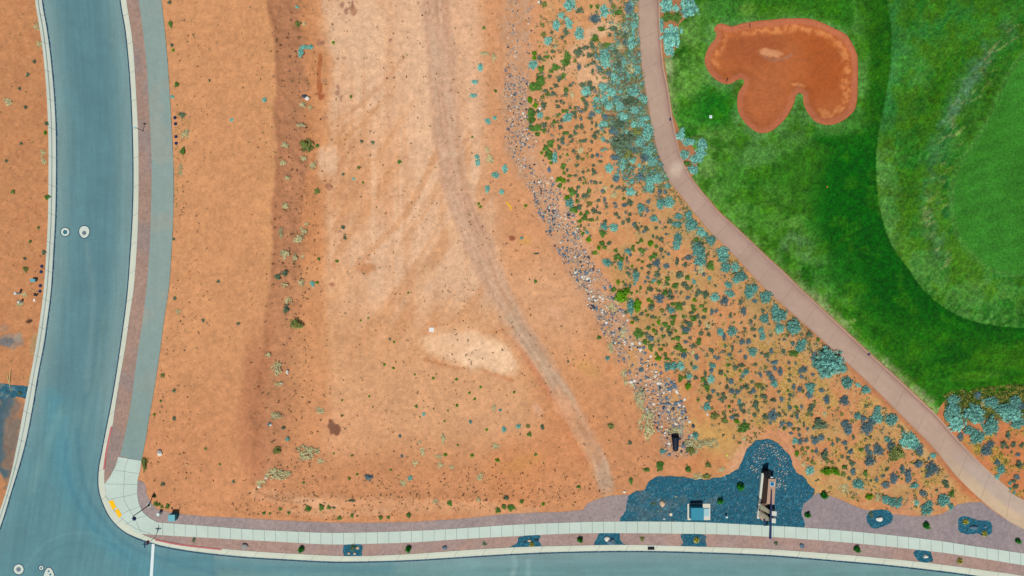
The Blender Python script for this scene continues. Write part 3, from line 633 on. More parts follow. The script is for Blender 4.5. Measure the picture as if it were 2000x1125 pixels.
tag(ribbon('kerb', WK_i, WK_o, kerbprof, conc_p((198, 210, 200)), M_conc, joints=4.3, jspan=None, jw=.05), label='pale concrete kerb and gutter on the west side of the road', cat='kerb', kind='structure')

def flatpoly(name, poly, z, m, thick=0.0, parent=None):
    """a flat n-gon slab from photo pixels"""
    bm = bmesh.new(); vs_ = [bm.verts.new(P(x, y, z)) for x, y in poly]; f = bm.faces.new(vs_); bmesh.ops.triangulate(bm, faces=[f])
    if f.is_valid if False else False: pass
    bm.normal_update()
    if sum(q.normal.z for q in bm.faces) < 0: bmesh.ops.reverse_faces(bm, faces=bm.faces)
    if thick:
        r = bmesh.ops.extrude_face_region(bm, geom=bm.faces[:])
        bmesh.ops.translate(bm, verts=[v for v in r['geom'] if isinstance(v, bmesh.types.BMVert)], vec=(0, 0, 0))
        top = [v for v in r['geom'] if isinstance(v, bmesh.types.BMVert)]
        for v in bm.verts:
            if v not in top: v.co.z -= thick
        bmesh.ops.recalc_face_normals(bm, faces=bm.faces)
    me = bpy.data.meshes.new(name); bm.to_mesh(me); bm.free(); me.materials.append(m)
    return link(name, me, parent)
# corner ramp of scored concrete
o = sheet('corner_ramp', APRON, [], conc_p((194, 214, 205)), M_conc, dz=ZP+.007, res=.2, flat=0.0)
def line_strip(name, lines, width, z, m, parent=None, jag=0.0, kind=None):
    V = []; F = []
    for pts in lines:
        pl = mpoly(spline(pts, 5 if not jag else 2.2)); n = len(pl)
        tng = np.gradient(pl, axis=0); tng /= np.linalg.norm(tng, axis=1)[:, None]+1e-9; nm = np.c_[-tng[:, 1], tng[:, 0]]
        wl = width/2*np.ones(n); wr = width/2*np.ones(n)
        if jag:
            wl = wl*(1+jag*(RNG.random(n)-.5)); wr = wr*(1+jag*.3*(RNG.random(n)-.5))
        b = len(V)
        for i in range(n):
            V += [(*(pl[i]+nm[i]*wl[i]), z), (*(pl[i]-nm[i]*wr[i]), z)]
        for i in range(n-1): F.append((b+2*i+1, b+2*i+3, b+2*i+2, b+2*i))
    me = npmesh(name, V, F4=F, mats=[m]); o = link(name, me, parent)
    if kind: tag(o, kind=kind)
    return o
line_strip('ramp_score_lines', [[(251, 895), (244.5, 915), (243, 945), (241.5, 965), (247, 985), (262, 1010), (276, 1040)], [(224.7, 918), (272.5, 925)], [(207, 945), (269, 946)], [(214, 975), (250, 968), (268, 963)], [(232, 1006), (255, 996), (278, 988)], [(245, 1024), (268, 1012), (290, 1006)], [(212, 931), (232, 900)], [(205, 966), (230, 1004), (262, 1030), (296, 1043)]], .05, ZP+.011, M_joint, kind='structure')
line_strip('tar_seam', [[(p[0]+1.6, p[1]) for p in WK_i], [(p[0]-1.2, p[1]+(2 if p[1] > 1040 else 0)) for p in EK_o]], .19, .005, M_seal, jag=1.1, kind='structure')
M_redp = mat('red_kerb_paint', col=tuple(alb((192, 104, 108))), noise=.15)
line_strip('red_kerb_paint', [[(218.3, 833), (214.5, 850), (208, 882), (203.4, 917)]], .26, .178, M_redp, kind='structure')
line_strip('red_kerb_paint', [[(303, 1054), (350, 1063.5), (400, 1069.5), (433, 1073)]], .22, .178, M_redp, kind='structure')
M_white = mat('white_road_paint', col=tuple(alb((222, 238, 240))), noise=.06)
tag(flatpoly('stop_line', [(296.5, 1062), (302, 1063), (297.5, 1140), (291.5, 1140)], .006, M_white), kind='structure')
M_yel = mat('yellow_tactile', col=tuple(alb((255, 200, 8))), noise=.05, bump=.02, bscale=16)
for q, lb in (([(212, 978.6), (220.7, 976.7), (227.4, 991.4), (219.3, 995.7)], 'yellow tactile paving panel on the corner ramp, nearer the red kerb'), ([(224, 996.3), (231.5, 993.6), (238.3, 1007), (231.5, 1011.5)], 'yellow tactile paving panel on the corner ramp, nearer the stop line')):
    tag(flatpoly('tactile_panel', q, ZP+.025, M_yel, thick=.02), lb, 'paving panel', 'tactile panels on the corner ramp')

# ---------------------------------------------------------------- gravel, turf, bunker
roadside = np.vstack([resample(spline(EK_i, 6), 300)[:0], spline([p for p in EK_i if p[1] < 960 and p[0] < 280][:], 6), [(209, 946), (220, 931), (230, 913), (236, 893)], spline(PL, 6)[::-1]])
tag(sheet('roadside_gravel', roadside, [], gravel_p((166, 138, 124), (148, 134, 132), 171, .7), M_grav), kind='structure')
kerbstrip = np.vstack([spline([(276, 1041), (302, 1044)] + [p for p in SW_b[1:-1]] + [(2060, 1112)], 6), spline([p for p in EK_i if p[0] > 264 and p[1] > 1000][:-1] + [(2060, 1135)], 6)[::-1]])
tag(sheet('kerb_strip_gravel', kerbstrip, [], gravel_p((166, 143, 137), (176, 142, 128), 174, .6), M_grav), kind='structure')
tag(sheet('grey_gravel', GRAV_N, [], gravel_p((156, 142, 142), (166, 148, 144), 177, .6), M_grav, dz=.016), kind='structure')
_ge = [p for p in GRAV_E if p[0] < 2100]
tag(sheet('grey_gravel', [p for p in GRAV_E[:20]] + [(2060, 1064), (2060, 1092)] + GRAV_E[-4:], [], gravel_p((150, 138, 142), (160, 146, 146), 180, .6), M_grav, dz=.016), kind='structure')
_dg = jag(DARKG, 3.2, 7, 401, 2.5); _dg[:, 1] = np.where((_dg[:, 1] > 1015), np.minimum(_dg[:, 1]+3, 1034), _dg[:, 1])
tag(sheet('dark_gravel_bed', _dg, [], darkg_p, M_dgrav, dz=.024), kind='structure')
for nm, pl in (('dark_gravel_bed', '1692,1012 1698,1000 1712,995 1730,996 1741,1002 1744,1013 1738,1022 1722,1029 1710,1032 1698,1027'), ('dark_gravel_bed', '1871,1020 1874,1011 1886,1008 1902,1013 1915,1016 1932,1018 1938,1030 1936,1042 1922,1047 1908,1042 1895,1044 1880,1042 1872,1034'),
               ('dark_gravel_bed', '1785,1084 1787,1076 1796,1074.5 1815,1077 1820,1085 1821,1096 1806,1098.5 1793,1095'), ('dark_gravel_bed', '671,1066 671,1084 676,1087 705,1086.5 707,1080 706,1064 680,1063.5'),
               ('dark_gravel_bed', '996,1070 1010,1060 1016,1047.5 1054,1045.5 1052,1055 1056,1067.5 1020,1069.5'), ('dark_gravel_bed', '1164,1065 1166,1052 1173,1042 1208,1041 1211,1052 1216,1061 1223,1065'), ('dark_gravel_bed', '1331,1042 1334,1060 1332,1067 1377,1068 1378,1055 1375,1044')):
    tag(sheet(nm, jag(A(pl), 1.6, 5, 403, 2), [], darkg_p, M_dgrav, dz=.020, res=.15), kind='structure')
def silt(px, py):
    col = np.tile(np.array([36., 96, 118]), (len(px), 1)); n = fbm(px, py, 9, 4, 190)
    col = mixc(col, (120, 130, 128), sst(.52, .66, n)*.8)
    return np.clip(col*(1+(fbm(px, py, 3, 2, 191)-.5)*.5)[:, None], 5, 250)
tag(sheet('dark_gravel_bed', jag(A('-60,751 0,749 30,752 54,756 56,766 52,779 34,775 12,778 -60,782'), 2.5, 7, 405, 3), [], silt, M_dgrav, dz=.02), kind='structure')
LW = [p for p in LAWN if p[0] < 2200 and p[1] > -100] + [(2200, 740), (2200, -250), (1390, -250)]
tag(sheet('lawn', LW, [BUNK, GREEN], lawn, M_lawn, dz=.012, res=.17), kind='structure')
tag(sheet('putting_green', GREEN, [], green_p, M_lawn, dz=.018, res=.2), kind='structure')
def bz(px, py, Z):
    bd = pdist(BUNK, px, py, True)/S
    return Z - .03 - .45*sst(0, 2.2, bd) + .04*np.sin(bd*7)*0
tag(sheet('bunker_sand', BUNK, [], sand, M_sand, dz=0, res=.17, zf=bz), kind='structure')

# ---------------------------------------------------------------- plants
def leafmesh(name, seed, n_clump, per, hgt, leaf, clump_r, base, var, core=.62, up=.5, ragged=.25, stemcol=(.10, .07, .045), flat=.55, gap=0.0, mats=None, corecol=None):
    """a bush of unit radius: leaf-sized quads in clumps spread over an uneven mound, with twigs inside"""
    r = np.random.default_rng(seed)
    V = []; F = []; colr = []
    ph = r.random(4)*6.28
    def rim(a): return 1 - ragged*(.5+.5*np.sin(3*a+ph[0])) * .55 - ragged*.45*(.5+.5*np.sin(5*a+ph[1])) - ragged*.3*(.5+.5*np.sin(9*a+ph[2]))
    ctr = []
    for i in range(n_clump):
        a = r.random()*6.28; q = math.sqrt((i+.5)/n_clump)
        rr = q*rim(a)*(1-clump_r*.6)
        z = hgt*(math.sqrt(max(0, 1-q*q*.96)))*(.55+.75*r.random())
        ctr.append((rr*math.cos(a), rr*math.sin(a), max(z*.9, .10*hgt), .8+.5*r.random()))
    N = n_clump*per
    ci = np.repeat(np.arange(n_clump), per); ctr = np.array(ctr)
    d = r.normal(size=(N, 3)); d /= np.linalg.norm(d, axis=1)[:, None]; d[:, 2] = np.abs(d[:, 2])*.9+.05
    pos = ctr[ci, :3] + d*(clump_r*ctr[ci, 3]*(.55+.45*r.random(N)))[:, None]*np.array([1, 1, .8*hgt+.25])
    pos[:, 2] = np.maximum(pos[:, 2], .02)
    out = d*.6 + ctr[ci, :3]*.5 + np.array([0, 0, up]) + r.normal(size=(N, 3))*.35; out /= np.linalg.norm(out, axis=1)[:, None]
    s1 = np.cross(out, r.normal(size=(N, 3))); s1 /= np.linalg.norm(s1, axis=1)[:, None]
    s2 = np.cross(out, s1)
    L = leaf*(.7+.6*r.random(N))
    a0 = pos - s1*L[:, None]*.5*flat; b0 = pos + s1*L[:, None]*.5*flat
    tip = (s2*.8 + out*.35)*L[:, None]
    P4 = np.stack([a0 - tip*.5, b0 - tip*.5, b0*.6+a0*.4 + tip*.6 , a0*.6+b0*.4 + tip*.6], 1)
    V.append(P4.reshape(-1, 3)); F.append(np.arange(N*4).reshape(-1, 4))
    clv = 1 + var*(r.random(n_clump)-.5)*1.3
    c = np.array(base)[None]*(clv[ci]*(1+var*(r.random(N)-.5)))[:, None]
    mixw = (r.random(n_clump) < .18)[ci][:, None]*.35
    c = c*(1-mixw) + c*np.array([1.5, 1.1, .7])*mixw
    colr.append(np.repeat(c, 4, 0)); nb = N*4
    # inner mass of leaves and twigs, darkened to paint the shade between clumps
    m = 18; ang = np.arange(m)/m*6.28
    rings = []
    for t, zz in ((1.0, .03), (.92, .45), (.62, .72), (.2, .85)):
        rr = core*t*rim(ang)*(1+.18*(r.random(m)-.5)); rings.append(np.c_[rr*np.cos(ang), rr*np.sin(ang), np.full(m, zz*hgt*.86)*(1+.2*(r.random(m)-.5))])
    cv = np.vstack(rings+[[[0, 0, .8*hgt]]]); cf = []
    for k in range(3):
        for i in range(m): cf.append((nb+k*m+i, nb+k*m+(i+1) % m, nb+(k+1)*m+(i+1) % m, nb+(k+1)*m+i))
    for i in range(0, m, 2): cf.append((nb+3*m+i, nb+3*m+(i+1) % m, nb+3*m+(i+2) % m, nb+4*m))
    if core > .05:
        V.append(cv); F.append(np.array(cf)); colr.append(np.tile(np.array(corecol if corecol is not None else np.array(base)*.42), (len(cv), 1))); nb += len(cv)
    # twigs
    for i in range(9):
        a = r.random()*6.28; e = np.array([math.cos(a)*.8, math.sin(a)*.8, hgt*.6]); w = .02
        q = np.array([[-w, 0, 0], [w, 0, 0], [e[0]+w*.4, e[1], e[2]], [e[0]-w*.4, e[1], e[2]], [0, -w, 0], [0, w, 0], [e[0], e[1]+w*.4, e[2]], [e[0], e[1]-w*.4, e[2]]])
        V.append(q); F.append(np.array([[nb, nb+1, nb+2, nb+3], [nb+4, nb+5, nb+6, nb+7]])); colr.append(np.tile(stemcol, (8, 1))); nb += 8
    return npmesh(name, np.vstack(V), F4=np.vstack(F), mats=mats, col=np.clip(np.vstack(colr), .003, .8))
M_leaf = mat('leaves', attr='col', noise=.10, nscale=7, rough=.7, spec=.15, objvar=.12)
def L_(c, f=1.45): return alb(c)*f
KIND = {
 # code: (object name, look word for the label, category, seen colour, leaf-brightening, n_clump, per, height, leaf, clump_r, gap)
 'S': ('sagebrush', 'teal sagebrush', 'sagebrush', (106, 168, 158), 1.6, 30, 26, .62, .12, .20, .35),
 'B': ('sagebrush', 'blue-grey sagebrush', 'sagebrush', (82, 112, 120), 1.4, 26, 22, .60, .13, .19, .5),
 'D': ('scrub_bush', 'dark grey-green scrub bush', 'scrub bush', (78, 100, 78), 1.5, 14, 18, .60, .20, .26, .4),
 'G': ('creosote_bush', 'leaf-green creosote bush', 'creosote bush', (74, 112, 46), 1.5, 16, 22, .70, .19, .28, .3),
 'Y': ('creosote_bush', 'bright green creosote bush', 'creosote bush', (76, 128, 14), 1.5, 16, 24, .75, .19, .30, .25),
 'O': ('creosote_bush', 'dull olive creosote bush', 'creosote bush', (104, 116, 60), 1.5, 14, 20, .65, .19, .28, .35),
 'R': ('dry_bush', 'dry straw-grey bush', 'dry bush', (164, 164, 124), 1.4, 18, 12, .40, .17, .20, .8),
 'E': ('evergreen_shrub', 'clipped dark evergreen shrub', 'evergreen shrub', (26, 104, 26), 1.9, 26, 26, 1.0, .15, .26, .2),
}
VAR = {}
BIGVAR = {}
for k, v in KIND.items():
    nv = 5 if k in 'SBDGR' else 3
    rg = {'S': .30, 'B': .38, 'D': .42, 'G': .35, 'Y': .22, 'O': .35, 'R': .55, 'E': .10}[k]
    core = {'R': .0, 'B': .5, 'D': .55, 'E': .8}.get(k, .66)
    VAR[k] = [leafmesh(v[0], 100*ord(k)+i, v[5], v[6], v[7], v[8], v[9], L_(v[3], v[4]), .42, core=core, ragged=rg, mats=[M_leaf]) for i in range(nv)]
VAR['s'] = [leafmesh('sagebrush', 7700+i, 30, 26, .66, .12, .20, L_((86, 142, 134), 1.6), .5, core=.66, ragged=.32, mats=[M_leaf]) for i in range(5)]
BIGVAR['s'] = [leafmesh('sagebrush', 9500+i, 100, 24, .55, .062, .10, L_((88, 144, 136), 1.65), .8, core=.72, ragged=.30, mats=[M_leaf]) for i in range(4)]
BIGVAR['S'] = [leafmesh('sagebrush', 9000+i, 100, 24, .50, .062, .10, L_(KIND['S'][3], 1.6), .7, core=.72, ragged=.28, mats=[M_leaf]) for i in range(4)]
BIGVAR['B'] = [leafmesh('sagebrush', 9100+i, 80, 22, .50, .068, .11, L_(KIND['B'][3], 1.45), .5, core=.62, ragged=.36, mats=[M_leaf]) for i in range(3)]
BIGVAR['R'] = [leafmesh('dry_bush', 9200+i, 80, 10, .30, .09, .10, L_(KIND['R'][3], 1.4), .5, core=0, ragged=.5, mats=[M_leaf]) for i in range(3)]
BIGVAR['G'] = [leafmesh('creosote_bush', 9300+i, 60, 22, .50, .09, .14, L_(KIND['G'][3], 1.6), .5, core=.7, ragged=.34, mats=[M_leaf]) for i in range(2)]

